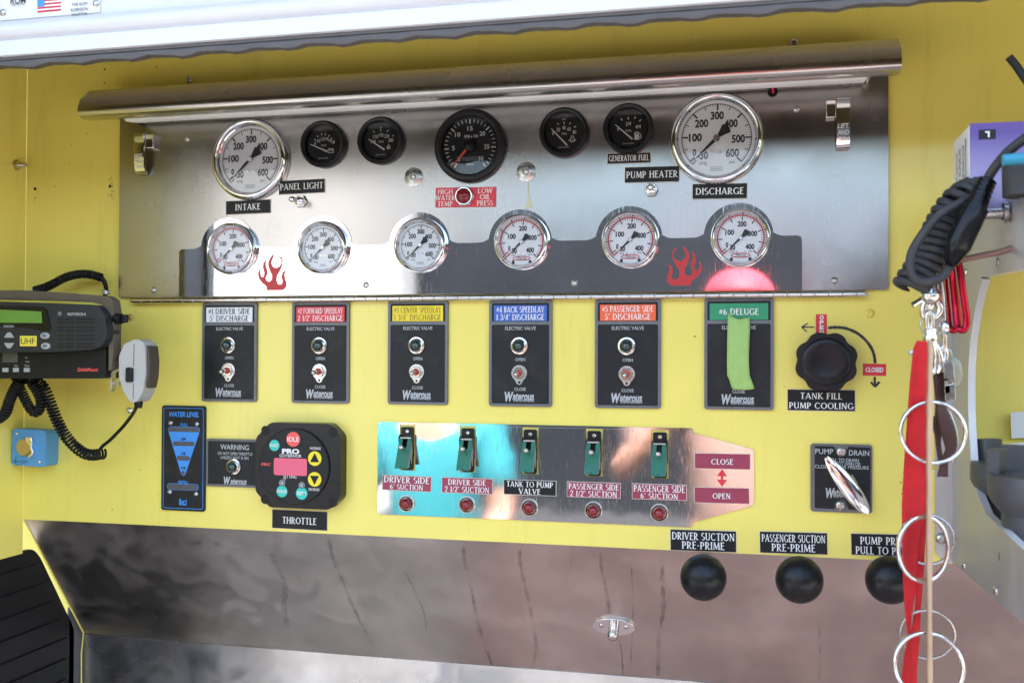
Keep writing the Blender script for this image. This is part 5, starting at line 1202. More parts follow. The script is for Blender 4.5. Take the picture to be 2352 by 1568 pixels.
t = MB(); u, v = R1(190, 848.6); t.text('QuickMount', u, v, .0046, .0112, w=.0340, bold=.03, shear=.2); t.build('red_lettering', M['idle'], ra, flat=True)
t = MB()
for s_, x, y, w_ in (('Scan', 24.5, 839.5, .0066), ('Select', 49.5, 839.5, .0080), ('Usr', 48.5, 821, .0042), ('Scan', 50.5, 830, .0062)):
    u, v = R1(x, y); t.text(s_, u, v, .0024, .0112, w=w_, bold=.02)
t.build('small_lettering', M['greybtn'], ra, flat=True)
for x in (0, 24.5, 49.5): u, v = R1(x, 849.5); MB().box(u-.0046, u+.0046, .0098, .0125, v-.0030, v+.0030).build('push_button', M['greybtn'], ra, bevel=.0005)
u, v = R1(15, 821); MB().box(u-.016, u+.0095, .0108, .0122, v-.007, v+.007).build('small_display', M['led'], ra)
# dusty bracket round the radio
bo = [(-100, 667), (62, 667), (175, 674), (250, 680), (264, 689), (268, 716), (266, 800), (262, 850), (255, 850), (256, 760), (248, 715), (240, 700), (215, 694), (120, 690), (-100, 686)]
br = tag(MB().prism(fillet([W(P(x, y, -.112)) for x, y in bo][::-1], .0015, 2), -.118, -.100).build('radio_bracket', M['dust'], bevel=.0012), 'dusty brown metal bracket wrapped over the radio', 'bracket')
kn = P(267, 732, -.112); kt = thing('thumb_screw', 'black plastic thumb screw on the right side of the radio', 'knob', kn)
MB().lathe([(.0078, -.002), (.0078, .0085), (.0066, .0090), (.0052, .0090)], 22, ax='x').build('collar', M['rubber'], kt, smooth=40)
MB().box(.0088, .0190, -.0028, .0028, -.0058, .0058).build('wing', M['rubber'], kt, bevel=.0022, seg=3)
MB().tube([(-.006, 0, 0), (.0, 0, 0)], .004, 10).build('shank', M['zinc'], kt)
# yellow sticker
st_ = P(65, 783, YR-.005); so_ = thing('sticker', 'yellow sticker reading UHF on the radio front', 'sticker', st_)
MB().box(-.0137, .0137, -.0003, .0006, -.0074, .0074).build('sticker_sheet', M['sticker'], so_); t = MB(); t.text('UHF', 0, 0, .0088, -.0007, w=.0235); t.build('lettering', M['dark'], so_, flat=True)
# corrugated conduit and lead over the radio
cp = smoothpath([P(82, 667, -.040), P(102, 661, -.040), P(122, 652, -.038), P(150, 637.5, -.035), P(180, 630, -.033), P(208, 630.5, -.030), P(234, 638, -.026)], 26)
cd = thing('conduit', 'black corrugated conduit arching above the radio', 'cable', cp[0])
O_ = cp[0].copy(); cl = [p-O_ for p in cp]
MB().tube(cl, [.0062+.0009*sin(i*1.45) for i in range(len(cl))], 14).build('corrugated_sleeve', M['rubber'], cd, smooth=70)
MB().tube(smoothpath([P(233, 638, -.026)-O_, P(240, 648, -.024)-O_, P(243.5, 662, -.020)-O_, P(242, 675, -.016)-O_, P(240, 690, -.01)-O_], 6), .0036, 10).build('lead', M['rubber'], cd)
q = P(242, 670, -.018)-O_; MB().lathe([(.0050, -.0035), (.0052, .0035)], 16, q, ax='z').build('cable_clamp', M['zinc'], cd)
# microphone
mo = P(312, 850, -.105); mi = thing('microphone', 'off white hand microphone hanging beside the radio', 'microphone', mo)
sqz = lambda L: [(277+(x-277)*.80, y) for x, y in L]
mp_ = [(320, 780), (333, 779), (349, 787), (352, 800), (353, 860), (346, 897), (336, 914), (326, 923), (310, 923), (290, 898), (277, 866), (277, 818), (291, 790)]
hb = MB().prism(fillet(rl(sqz(mp_), -.115, mo)[::-1], .004, 3), -.014, .016).build('body', M['mic'], mi, bevel=.007, seg=5, smooth=60)
gp = [(346, 795), (352, 793), (355.5, 830), (354, 862), (348, 893), (345, 880)]
MB().prism(rl([(x-9, y) for x, y in gp], -.112, mo)[::-1], -.010, .016).build('grille', mat('mic_grille', (.07, .055, .04), rough=.6, var=.6, scale=900, bump=.5), mi, bevel=.002)
u0, v0 = rl([(291, 877)], -.119, mo)[0]; u1, v1 = rl([(307, 844)], -.119, mo)[0]; MB().box(u0, u1, -.0185, -.012, v0, v1).build('talk_button', M['black'], mi, bevel=.002, seg=3)
sb = MB(); sb.tube([Vector((u, -.0138, v)) for u, v in rl([(308, 790), (307.5, 820), (307, 842)], -.119, mo)], .0006, 6); sb.tube([Vector((u, -.0138, v)) for u, v in rl([(306.5, 880), (306, 900), (306, 915)], -.119, mo)], .0006, 6); sb.build('seam', M['brown'], mi)
u, v = rl([(310, 923)], -.115, mo)[0]; MB().lathe([(.0050, .004), (.0056, -.002), (.0040, -.009), (0, -.009)], 16, (u, 0, v), ax='z').build('strain_relief', M['rubber'], mi)
cl_ = thing('microphone_clip', 'chrome hang-up clip between radio and microphone', 'clip', P(268, 850, -.10))
O_ = cl_.location.copy(); cb = MB()
cb.tube(smoothpath([P(258, 800, -.09)-O_, P(262, 822, -.10)-O_, P(270, 826, -.105)-O_, P(277, 818, -.105)-O_], 5), .0026, 8)
cb.build('hook', M['rubber'], cl_)
MB().prism(rl([(258, 846), (272, 842), (275, 848), (263, 856), (262, 895), (258.5, 899), (256, 870)], -.10, O_)[::-1], -.006, .004).build('spring_plate', M['zinc'], cl_, bevel=.0008)
MB().prism(rl([(262, 878), (277, 874), (277, 884), (262, 886)], -.10, O_)[::-1], -.004, .004, holes=[rl([(265, 881), (274, 878), (274, 881.5), (265, 884)], -.10, O_)[::-1]]).build('catch', M['zinc'], cl_)
# coiled microphone cord
co = thing('coiled_cord', 'black coiled cord curving from the radio to the microphone', 'cord', P(150, 1000, -.05)); O_ = co.location.copy()
cpth = smoothpath([P(58, 868, -.060)-O_, P(80, 874, -.062)-O_, P(100, 890, -.062)-O_, P(115, 925, -.060)-O_, P(130, 963, -.057)-O_, P(150, 1000, -.052)-O_, P(178, 1030, -.048)-O_, P(205, 1044, -.045)-O_, P(238, 1041, -.044)-O_], 12)
MB().tube(helix(cpth, .0072, 36, 14), .0019, 7).build('coil', M['rubber'], co, smooth=80)
MB().tube(smoothpath([P(236, 1030, -.046)-O_, P(231, 1030, -.048)-O_, P(238, 1022, -.05)-O_, P(255, 1008, -.054)-O_, P(282, 980, -.062)-O_, P(303, 953, -.08)-O_, P(312, 936, -.105)-O_, P(312, 924, -.11)-O_], 8), .0026, 10).build('straight_lead', M['rubber'], co, smooth=80)
for nm, pts, rad, tr, lb in (('folded', [(38, 868, -.07), (48, 895, -.068), (62, 925, -.066), (76, 945, -.064), (88, 944, -.064), (94, 925, -.066), (86, 900, -.07), (72, 880, -.075)], .0058, 26, 'black coiled cord folded in a short loop under the radio'),
                          ('left', [(48, 872, -.08), (34, 893, -.078), (22, 920, -.074), (12, 948, -.07), (-8, 962, -.066), (-25, 950, -.062)], .0066, 22, 'black coiled cord running out of the picture under the radio')):
    Q = [P(*p) for p in pts]; o = thing('coiled_cord', lb, 'cord', Q[0]); MB().tube(helix(smoothpath([p-Q[0] for p in Q], 10), rad, tr, 12), .0020, 7).build('coil', M['rubber'], o, smooth=80)
ld = [P(2, 1003, -.02), P(9, 1020, -.02), P(9, 1040, -.02), P(2, 1062, -.02), P(-10, 1090, -.02)]
tag(MB().tube(smoothpath(ld, 6), .0026, 8).build('lead_wire', M['rubber']), 'thin black lead at the left edge below the blue box cords', 'cable')
# blue headset box
a_ = P(29.5, 985, -.028); b_ = P(107, 1071, -.028); bc = Vector(((a_.x+b_.x)/2, 0, (a_.z+b_.z)/2)); hw, hz_ = (b_.x-a_.x)/2, (a_.z-b_.z)/2
bx_ = thing('headset_box', 'bright blue metal headset jack box in the corner', 'box', bc, rot=(0, .03, 0))
MB().prism(rrect(-hw, hw, -hz_, hz_, .006), -.030, -.0005).build('box_body', M['bluebox'], bx_, bevel=.0022, seg=3)
u, v = (P(52.5, 1027, -.036)-bc).x, (P(52.5, 1027, -.036)-bc).z
MB().lathe([(.0130, -.0300), (.0130, -.0350), (.0120, -.0360), (0, -.0362)], 32, (u, 0, v)).build('jack_cover', M['brass'], bx_, smooth=40)
fl2 = [(u+.004, v+.0165), (u+.0145, v+.0165), (u+.0165, v+.008), (u+.0148, v+.002), (u+.019, v-.006), (u+.017, v-.013), (u+.010, v-.0165), (u+.010, v-.0135), (u+.0140, v-.008), (u+.0130, v+.002), (u+.004, v+.010)]
MB().prism(fl2[::-1], -.0368, -.0298).build('cover_hinge', M['chrome'], bx_, bevel=.0008)
for x, y in ((38, 996.5), (91.5, 1059.5)): q = P(x, y, -.03)-bc; s_ = MB(); screw(s_, q.x, q.z, .0030, -.0300); s_.build('screw', M['nickel'], bx_)
t = MB(); q = P(37, 1060, -.03)-bc; tri_ = [P(37, 1049, -.03)-bc, P(65, 1060, -.03)-bc, P(38, 1070, -.03)-bc]
for i in range(3): t.quadline(tri_[i].x, tri_[i].z, tri_[(i+1) % 3].x, tri_[(i+1) % 3].z, .0005, -.0306)
t.arc(q.x-.0008, q.z, .0024, .0029, 0, 360, -.0308, 20); t.text('S', q.x-.0008, q.z, .0030, -.0308); q2 = P(50, 1060, -.03)-bc; t.text('igtronics', q2.x, q2.z, .0026, -.0308, w=.0150); t.build('lettering', M['dark'], bx_, flat=True)
# loose hardware on the yellow wall
def stud(x, y, r, label, m_, name='screw', grp='screws in the yellow panel'):
    q = P(x, y, 0); mb = MB(); screw(mb, 0, 0, r, -.0004); o = mb.build(name, m_); o.location = (q.x, 0, q.z); tag(o, label, 'screw', grp)
stud(300, 729, .0052, 'round screw in the yellow panel by the thumb screw', M['brass'])
stud(298.5, 942, .0052, 'domed shiny screw in the yellow panel below the microphone', M['chrome'])
stud(78, 664, .0048, 'screw half hidden behind the top of the radio', M['nickel'])
stud(250.5, 671, .0036, 'small dark screw beside the conduit clamp', M['nickel'])
stud(1997, 720, .0060, 'yellow painted screw in the panel right of OPEN', M['yellow'])
q = PX(40, 380, XL); bo_ = thing('stud_bolt', 'threaded bolt with a nut sticking out of the left wall', 'bolt', (XL, q.y-.002, q.z))
bz_ = MB(); bz_.lathe([(.0085, 0), (.0085, .0012), (.0070, .0012)], 20, ax='x'); bz_.build('washer', M['brass'], bo_)
MB().lathe([(.0066, .0012), (.0066, .0066), (.004, .0072)], 6, ax='x').build('hex_nut', M['nickel'], bo_, smooth=12)
MB().lathe([(.0036 + (.0003 if k % 2 else 0), .006+.0009*k) for k in range(14)]+[(0, .0187)], 12, ax='x').build('thread', M['nickel'], bo_)

# ================================================================ right side: bracket and what hangs on it
def wq(x, y): q = PX(x, y, XW); return (q.y, q.z)
E_ = EYE
cut = [(-.60, E_+.074), (-.363, E_+.081), (-.175, E_+.0872)] + [wq(x, y) for x, y in ((2258, 642), (2249, 672), (2240, 712), (2229, 784), (2225.5, 840), (2224.5, 884), (2224.5, 930), (2226, 975), (2231, 1059), (2238, 1100), (2246, 1133))] + [(-.197, E_-.1705), (-.36, E_-.180), (-.60, E_-.192)]
outer = [(-.60, E_-.243), (-.36, E_-.2496), (-.0005, E_-.2627), (-.0005, E_+.182), (-.10, E_+.180), (-.2, E_+.168), (-.364, E_+.148), (-.60, E_+.118)]
bk = thing('side_bracket', 'ground aluminium bracket plate with a big rounded cut-out', 'bracket', (XW, 0, EYE-.05))
loc = bk.location.copy()
MB().prism([(y, z-loc.z) for y, z in outer+cut], 0, .0062, ax='x').build('web', M['alu'], bk, bevel=.0006)
et = MB(); cc = [(y-.0004, z-loc.z) for y, z in cut[1:-1]]; vs_ = []
for y, z in cc: vs_ += [(-.0004, y, z), (.0075, y, z), (.0075, y+.002, z), (-.0004, y+.002, z)]
et.add(vs_, [(4*i+k, 4*i+(k+1) % 4, 4*i+4+(k+1) % 4, 4*i+4+k) for i in range(len(cc)-1) for k in range(4)])
et.build('cut_edge', mat('painted_bright_edge', (.62, .61, .60), rough=.5, metal=.3, var=.1, scale=300), bk, smooth=60)  # the edge's bright reflection is put into a paler colour on an added strip
fx0 = P(2147, 1000, -.002).x-loc.x
MB().prism(fillet([(fx0, EYE-.2555-loc.z), (0, EYE-.2627-loc.z), (0, EYE+.18-loc.z), (fx0, EYE+.18-loc.z)], [.012, .001, .004, .004]), -.0035, -.0003).build('flange', M['alu'], bk, bevel=.0006)
for x, y in ((2292, 603), (2218, 626), (2288, 1357), (2215, 1298)):
    q = PX(x, y, XW); rv = MB().ball((0, q.y, q.z-loc.z), .0058, 16, (.55, 1, 1)); rv.build('rivet', M['zinc'], bk)
q = P(2161.5, 1236, -.004); s_ = MB(); screw(s_, q.x-loc.x, q.z-loc.z, .0072, -.0036); s_.build('screw', M['zinc'], bk)
# shelf behind the upper band
tag(MB().box(XW+.0065, .44, -.40, -.004, EYE+.128, EYE+.132).build('shelf', M['alu'], bevel=.0006), 'aluminium shelf behind the top of the side bracket', 'shelf')
# glove box
gx = .207; q = PX(2226, 289, gx); gy0 = q.y; gz1 = q.z; gy1 = PX(2190, 320, gx).y; gz0 = EYE+.149
gb = thing('glove_box', 'purple and white cardboard box of gloves on the shelf', 'box', (gx, gy0, gz0))
gh = gz1-gz0+.002; gl = gy1-gy0
pm = M['purple']; nt, N, Lk, B = nodes(pm); tc = N.new('ShaderNodeTexCoord'); sx_ = N.new('ShaderNodeSeparateXYZ'); Lk.new(tc.outputs['Object'], sx_.inputs[0])
mr2 = N.new('ShaderNodeMapRange'); mr2.inputs[1].default_value = .074; mr2.inputs[2].default_value = .025; Lk.new(sx_.outputs[2], mr2.inputs[0])
mx = N.new('ShaderNodeMix'); mx.data_type = 'RGBA'; mx.inputs[6].default_value = (.095, .05, .23, 1); mx.inputs[7].default_value = (.36, .31, .48, 1); Lk.new(mr2.outputs[0], mx.inputs[0]); Lk.new(mx.outputs[2], B.inputs['Base Color'])
MB().box(.0006, .16, 0, .0006, 0, gh).build('printed_front', pm, gb)
MB().box(0, .16, .0008, gl, 0, gh-.0015).build('carton', M['card'], gb, bevel=.0012)
MB().prism([(-.0006, -.0006), (gl, -.0006), (gl, .0), (-.0006, .0)], .0, .0, ax='x') if False else None
t = MB(); 
def side_text(s_, y, z, h, w_):
    v, f = glyphs(s_, .015, 0); x0 = min(p[0] for p in v); x1 = max(p[0] for p in v); k = h/capheight(); kx = w_/(x1-x0)
    t.add([(-.0003, y+(b_-capheight()/2)*k, z-(a_-(x0+x1)/2)*kx) for a_, b_ in v], f)
side_text('Kimberly-Clark', gl*.36, gh*.44, .0085, .062); side_text('PURPLE NITRILE', gl*.56, gh*.44, .0085, .060); side_text('Powder-Free Exam', gl*.76, gh*.44, .0070, .058)
t.build('side_lettering', M['brown'], gb, flat=True)
MB().box(-.0005, -.0002, gl*.18, gl*.23, gh*.06, gh*.86).build('side_stripe', pm, gb)
u, v = P(2267.5, 309, gy0).x-gx, P(2267.5, 309, gy0).z-gz0
MB().box(u-.0078, u+.0078, -.0006, -.0001, v-.0048, v+.0048).build('size_patch', M['label'], gb)
t = MB(); t.text('L', u, v, .0052, -.0009, w=.0042, bold=.05, rot=pi); t.build('size_lettering', I, gb, flat=True)
# black clamp, teal tube and rod beyond
cbk = thing('radio_clamp', 'black rubber clamp on the shelf in front of the purple box', 'clamp', P(2352, 402, -.36))
O_ = cbk.location.copy(); MB().lathe([(.0185, -.020), (.019, .012), (.0155, .014), (.015, -.008), (0, -.008)], 28, ax='z').build('ring_clamp', M['greyrub'], cbk, smooth=40)
MB().tube([Vector((.004, -.012, .014)), Vector((.010, -.014, .024)), Vector((.028, -.012, .055))], .0045, 10).build('strap_end', M['rubber'], cbk)
MB().ball((-.012, -.016, .014), .003, 10).build('rivet', M['zinc'], cbk)
tt_ = [P(2303, 368, -.40), P(2330, 366, -.40), P(2375, 362, -.40)]
tag(MB().tube(tt_, [.0052, .0054, .0054], 14).build('teal_handle', M['tealplastic']), 'teal plastic handle end poking in over the purple box', 'handle')
aa = [P(2317, 131, -.30), P(2335, 153, -.30), P(2356, 184, -.30), P(2400, 240, -.30)]
tag(MB().tube(smoothpath(aa, 4), .0040, 10).build('antenna', M['rubber']), 'black stub antenna at the upper right edge', 'antenna')
# rod
rdp = smoothpath([Vector((XW-.012, -.305, PX(2336, 483, XW).z)), P(2344, 505, -.315), P(2338, 555, -.315), P(2310, 575, -.312), P(2240, 590, -.305), P(2190, 600, -.30), P(2163, 608, -.297), P(2154, 600, -.296)], 7)
rdo = thing('hook_rod', 'rusty bent steel rod bolted to the bracket as a hanger', 'hook', rdp[0]); O_ = rdp[0].copy()
MB().tube([p-O_ for p in rdp], .0031, 10).build('rod', M['rust'], rdo, smooth=80)
q = PX(2318, 488, XW); MB().lathe([(.0105, -.006), (.0105, -.002), (.0, -.002)], 18, (q.x-O_.x, q.y-O_.y, q.z-O_.z), ax='x').build('washer', M['zinc'], rdo)
MB().lathe([(.0062, -.026), (.0062, -.006), (.0088, -.006), (.0088, -.002)], 16, (q.x-O_.x, q.y-O_.y, q.z-O_.z), ax='x').build('bolt', M['zinc'], rdo, smooth=30)
# spiral cord bundle with in-line plug
YC = -.30
sc_o = thing('spiral_cord', 'thick grey spiral cord bundled over the bracket corner', 'cord', P(2160, 520, YC)); O_ = sc_o.location.copy()
cpt = smoothpath([P(2252, 436, YC+.03)-O_, P(2232, 446, YC+.01)-O_, P(2205, 462, YC)-O_, P(2180, 492, YC)-O_, P(2160, 530, YC)-O_, P(2143, 570, YC)-O_, P(2128, 605, YC)-O_, P(2104, 640, YC)-O_, P(2090, 664, YC)-O_], 14)
hx2 = helix(cpt, (.0135, .0155), 18, 18); MB().tube(hx2, [.0041*min(1, .25+math.sqrt(min(i, len(hx2)-1-i)/3)*.8) for i in range(len(hx2))], 9).build('coil', M['greyrub'], sc_o, smooth=80)
MB().tube(smoothpath([P(2262, 462, YC-.005)-O_, P(2225, 458, YC-.022)-O_, P(2195, 472, YC-.028)-O_, P(2160, 491, YC-.030)-O_, P(2125, 530, YC-.030)-O_, P(2098, 572, YC-.030)-O_, P(2090, 605, YC-.030)-O_, P(2097, 634, YC-.030)-O_, P(2120, 648, YC-.030)-O_, P(2150, 643, YC-.030)-O_, P(2172, 628, YC-.028)-O_, P(2186, 604, YC-.024)-O_], 8), .0044, 10).build('loop', M['greyrub'], sc_o, smooth=80)
pg = thing('inline_plug', 'black moulded in-line plug lying on the spiral cord', 'connector', P(2215, 520, YC-.035)); O_ = pg.location.copy()
axp = smoothpath([P(2186, 606, YC-.026)-O_, P(2192, 585, YC-.032)-O_, P(2204, 555, YC-.036)-O_, P(2226, 508, YC-.038)-O_, P(2240, 478, YC-.036)-O_, P(2244, 470, YC-.036)-O_, P(2256, 440, YC-.034)-O_, P(2268, 414, YC-.032)-O_], 8)
nn = len(axp); rr_ = []
for i in range(nn):
    s_ = i/(nn-1); r = .0055+.0070*min(1, s_/.25)
    if s_ > .66: r = .0100-.0014*(s_-.66)/.34+ (.0006*sin(i*2.2) if s_ > .78 else 0)
    rr_.append(r)
MB().tube(axp, rr_, 20).build('plug_body', M['gloss'], pg, smooth=60)
MB().tube(smoothpath([P(2266, 418, YC-.032)-O_, P(2276, 398, YC-.034)-O_, P(2295, 372, YC-.04)-O_, P(2320, 345, YC-.05)-O_, P(2365, 310, YC-.06)-O_], 8), .0048, 10).build('cable', M['greyrub'], pg, smooth=80)
# carabiners, snap hooks, rings, strap
YH = -.30
def loop(pts, Y, O): return smoothpath([P(x, y, Y+dy)-O for x, y, dy in pts], 7, closed=True)
for dx, dy, lb in ((-3, .012, 'red anodised carabiner, the left of the two on the rod'), (16, 0, 'red anodised carabiner, the right one nearer the bracket')):
    o = thing('carabiner', lb, 'carabiner', P(2190+dx, 690, YH+dy)); O_ = o.location.copy()
    pts = [(2168+dx, 606, 0), (2178+dx, 598, 0), (2186+dx, 606, 0), (2193+dx, 650, 0), (2200+dx, 700, 0), (2204+dx, 735, 0), (2200+dx, 755, 0), (2189+dx, 757, 0), (2182+dx, 745, .004), (2178+dx, 700, .008), (2172+dx, 640, .006)]
    MB().tube(loop(pts, YH+dy, O_), .0036, 12, closed=True).build('ring_frame', M['anod'], o, smooth=80)
sh = thing('snap_hook', 'nickel lobster claw snap hook hanging from the rod', 'hook', P(2138, 690, YH)); O_ = sh.location.copy()
MB().tube(loop([(2150, 618, 0), (2160, 612, 0), (2163, 630, 0), (2154, 645, 0), (2144, 640, 0)], YH, O_), .0022, 9, closed=True).build('swivel_eye', M['nickel'], sh, smooth=80)
q = P(2138, 658, YH)-O_; MB().lathe([(.0050, .007), (.0065, .004), (.0060, -.002), (.0095, -.006), (.0100, -.011), (.0070, -.017), (.003, -.019)], 20, q, ax='z').build('swivel_barrel', M['nickel'], sh, smooth=60)
MB().tube(loop([(2134, 675, 0), (2126, 690, 0), (2121, 710, 0), (2122, 724, 0), (2131, 732, 0), (2144, 729, 0), (2156, 720, 0), (2160, 706, 0), (2152, 692, 0), (2144, 690, 0), (2137, 704, 0), (2133, 712, .002), (2130, 705, .002), (2136, 690, 0)], YH, O_), .0036, 10, closed=True).build('claw', M['nickel'], sh, smooth=80)
a_, b_ = P(2122, 685, YH)-O_, P(2096, 701, YH-.002)-O_; MB().tube([a_, a_.lerp(b_, .5), b_], [.0032, .0026, .0030], 8).build('thumb_lever', M['nickel'], sh)
s2_ = thing('swivel_clip', 'nickel swivel joining the snap hook to the red strap', 'hook', P(2137, 750, YH)); O_ = s2_.location.copy()
MB().tube(loop([(2130, 722, 0), (2140, 720, 0), (2142, 748, 0), (2137, 756, 0), (2130, 750, 0)], YH-.004, O_), .0025, 9, closed=True).build('link', M['nickel'], s2_, smooth=80)
q = P(2138, 768, YH)-O_; MB().lathe([(.0052, .0075), (.0070, .004), (.0060, .001), (.0080, -.002), (.0070, -.0075)], 20, q, ax='z').build('barrel', M['nickel'], s2_, smooth=60)
MB().tube(loop([(2140, 780, 0), (2148, 790, .004), (2160, 820, .006), (2158, 845, .006), (2148, 856, .004), (2142, 850, 0), (2144, 815, 0)], YH+.004, O_), .0030, 10, closed=True).build('clip_loop', M['chrome'], s2_, smooth=80)
ch = thing('long_clip', 'thin chrome bolt clip hanging behind the strap', 'hook', P(2168, 740, YH+.01)); O_ = ch.location.copy()
MB().tube([P(2160, 628, YH+.012)-O_, P(2166, 690, YH+.012)-O_, P(2168, 745, YH+.01)-O_, P(2170, 800, YH+.01)-O_], [.0034, .0032, .0030, .0024], 10).build('shaft', M['chrome'], ch, smooth=60)
MB().ball(P(2170, 752, YH+.006)-O_, .0056, 14, (1, 1, 1.3)).build('trigger', M['chrome'], ch)
MB().tube(loop([(2162, 800, 0), (2170, 800, 0), (2174, 815, 0), (2168, 830, 0), (2161, 820, 0)], YH+.01, O_), .0022, 8, closed=True).build('jaw', M['chrome'], ch, smooth=80)
def ring(cx, cy, rx, ry, r, Y, label, tilt=(0, 0), grp='split rings on the tan strip', name='split_ring', m_='zinc'):
    q = P(cx, cy, Y); k = (P(cx+rx, cy, Y)-q).x; kz = (q-P(cx, cy+ry, Y)).z
    o = thing(name, label, 'ring', q, grp); n = 56; dep = math.sqrt(max(0, k*k-kz*kz)) if k > kz else 0
    for j, off in enumerate((-.55, .55)):
        pts = [Vector((k*cos(2*pi*i/n), off*r+dep*sin(2*pi*i/n)*tilt[1]+tilt[0]*k*cos(2*pi*i/n), kz*sin(2*pi*i/n))) for i in range(n)]
        MB().tube(pts, r*.62, 8, closed=True).build('ring_turn', M[m_], o, smooth=80)
ring(2142.5, 992, 75, 69.5, .0030, YH-.012, 'large split ring, uppermost on the strap, fully in view', (0, 1), m_='chrome')
ring(2121, 1259, 61, 74, .0036, YH-.014, 'thick split ring in the middle of the strap, standing in front', (.35, 0), m_='chrome')
ring(2130, 1238, 61, 57, .0022, YH+.012, 'thinner split ring behind the thick middle one', (0, -1))
ring(2130, 1456, 63, 58, .0019, YH+.014, 'thin split ring lower down, behind the lowest large one', (0, -1))
ring(2133, 1528, 79, 72, .0032, YH-.014, 'lowest large split ring, cut off by the bottom edge', (0, 1), m_='chrome')
ring(2140, 748, 26, 24, .0013, YH+.006, 'small thin split ring above the red strap', (0, 0), 'small rings on the snap hooks')
ring(2174, 818, 13, 17, .0011, YH+.012, 'tiny split ring holding the whistle', (.3, 0), 'small rings on the snap hooks')
def ribbon(rows, Y, m_, name, label, cat, thick=.0016):
    vs_ = []; fs = []; nn = 6
    for y, xa, xb, da, db in rows:
        for k in range(nn+1): u = k/nn; vs_.append(P(xa+(xb-xa)*u, y, Y+da+(db-da)*u))
    for i in range(len(rows)-1):
        for k in range(nn): fs.append((i*(nn+1)+k, i*(nn+1)+k+1, (i+1)*(nn+1)+k+1, (i+1)*(nn+1)+k))
    o = MB().add(vs_, fs).build(name, m_, smooth=60); sd_ = o.modifiers.new('thick', 'SOLIDIFY'); sd_.thickness = thick; sd_.offset = 0
    if label: tag(o, label, cat)
    return o
def rows_interp(r, n=6):
    out = []
    for a_, b_ in zip(r, r[1:]):
        for j in range(n): t_ = j/n; out.append(tuple(p+(q-p)*t_ for p, q in zip(a_, b_)))
    out.append(r[-1]); return out
stp = [(783, 2105, 2138, 0, 0), (800, 2098, 2137, -.003, 0), (880, 2090, 2136, -.004, .004), (980, 2083, 2133, -.003, .006), (1080, 2076, 2128, 0, .008), (1160, 2072, 2128, 0, .010), (1260, 2073, 2110, 0, .008), (1340, 2075, 2105, .002, .006), (1420, 2081, 2092, .004, .010), (1465, 2088, 2091, .004, .016), (1500, 2079, 2091, .002, .010), (1600, 2066, 2096, 0, .004)]
st1 = ribbon(rows_interp(stp), YH-.004, M['webbing'], 'strap', 'red nylon webbing strap hanging down beside the tan strip', 'strap')
st2 = ribbon(rows_interp([(1080, 2117, 2127, .010, .014), (1180, 2112, 2126, .010, .016), (1300, 2108, 2122, .012, .016), (1400, 2102, 2114, .014, .018), (1470, 2091, 2112, .012, .014), (1540, 2092, 2105, .010, .014), (1600, 2095, 2106, .010, .014)]), YH+.002, M['webbing'], 'strap_tail', None, None)
st2.parent = st1
q = P(2100, 805, YH); pin = MB().tube([P(2088, 810, YH-.004), P(2098, 809, YH-.004)], .0026, 8).build('strap_pin', M['zinc']); pin.parent = st1
tp_ = []
for i, y in enumerate(range(783, 1605, 14)): 
    x = 2136+(2133-2136)*min(1, (y-783)/300) if y < 1083 else 2133+2.0*((y-1083)/480)
    wv_ = 4.2+.7*sin(y*.021)+.4*sin(y*.083); tp_.append((y, x-wv_, x+wv_, .001*sin(y*.03), .001*sin(y*.03)))
ribbon(tp_, YH-.024, M['leather'], 'leather_strip', 'tan leather strip seen edge on, carrying the split rings', 'strip', .016)
bl_ = thing('leather_lanyard', 'dark brown leather lanyard strips hanging behind the rings', 'lanyard', P(2160, 960, YH)); O_ = bl_.location.copy()
for rows in ([(855, 2146, 2166, 0, .004), (900, 2148, 2168, 0, .005), (940, 2150, 2174, .002, .005), (990, 2160, 2196, .003, 0), (1030, 2172, 2198, .004, 0), (1060, 2160, 2178, .006, .002), (1094, 2152, 2177, .002, .004)],
             [(860, 2144, 2156, .008, .010), (930, 2150, 2160, .008, .01), (980, 2146, 2162, .010, .012), (1020, 2150, 2160, .010, .012), (1062, 2156, 2166, .008, .01)],
             [(955, 2144, 2162, .012, .010), (985, 2143, 2160, .012, .010), (1025, 2155, 2160, .012, .010)]):
    o = ribbon(rows_interp(rows, 5), YH+.012, M['brown'], 'lanyard_strip', None, None, .0022)
    o.data.transform(Matrix.Translation(-O_)); o.parent = bl_
MB().tube(smoothpath([P(2180, 945, YH+.02)-O_, P(2192, 975, YH+.02)-O_, P(2199, 1010, YH+.02)-O_, P(2195, 1040, YH+.02)-O_, P(2186, 1062, YH+.02)-O_], 6), .0012, 8).build('thin_ring', M['zinc'], bl_, smooth=80)
MB().tube([P(2128, 1073, YH)-O_, P(2156, 1073, YH)-O_], .0016, 8).build('cross_pin', M['brass'], bl_)
wh = thing('whistle', 'dull nickel whistle hanging beside the bracket', 'whistle', P(2178, 860, YH+.014)); O_ = wh.location.copy()
MB().prism(rl([(2163, 835), (2180, 826), (2188, 838), (2190, 868), (2192, 918), (2168, 919), (2166, 880), (2165, 860)], YH+.014, O_)[::-1], -.008, .008, holes=[rl([(2167, 875), (2182, 873), (2186, 880), (2168, 885)], YH+.014, O_)[::-1]]).build('whistle_body', M['nickel'], wh, bevel=.0015)
MB().ball(P(2193, 855, YH+.010)-O_, .0085, 18, (.95, .30, 1.9)).build('key_tag', mat('pale_tag', (.26, .24, .17), rough=.4, metal=.4, var=.2), wh)
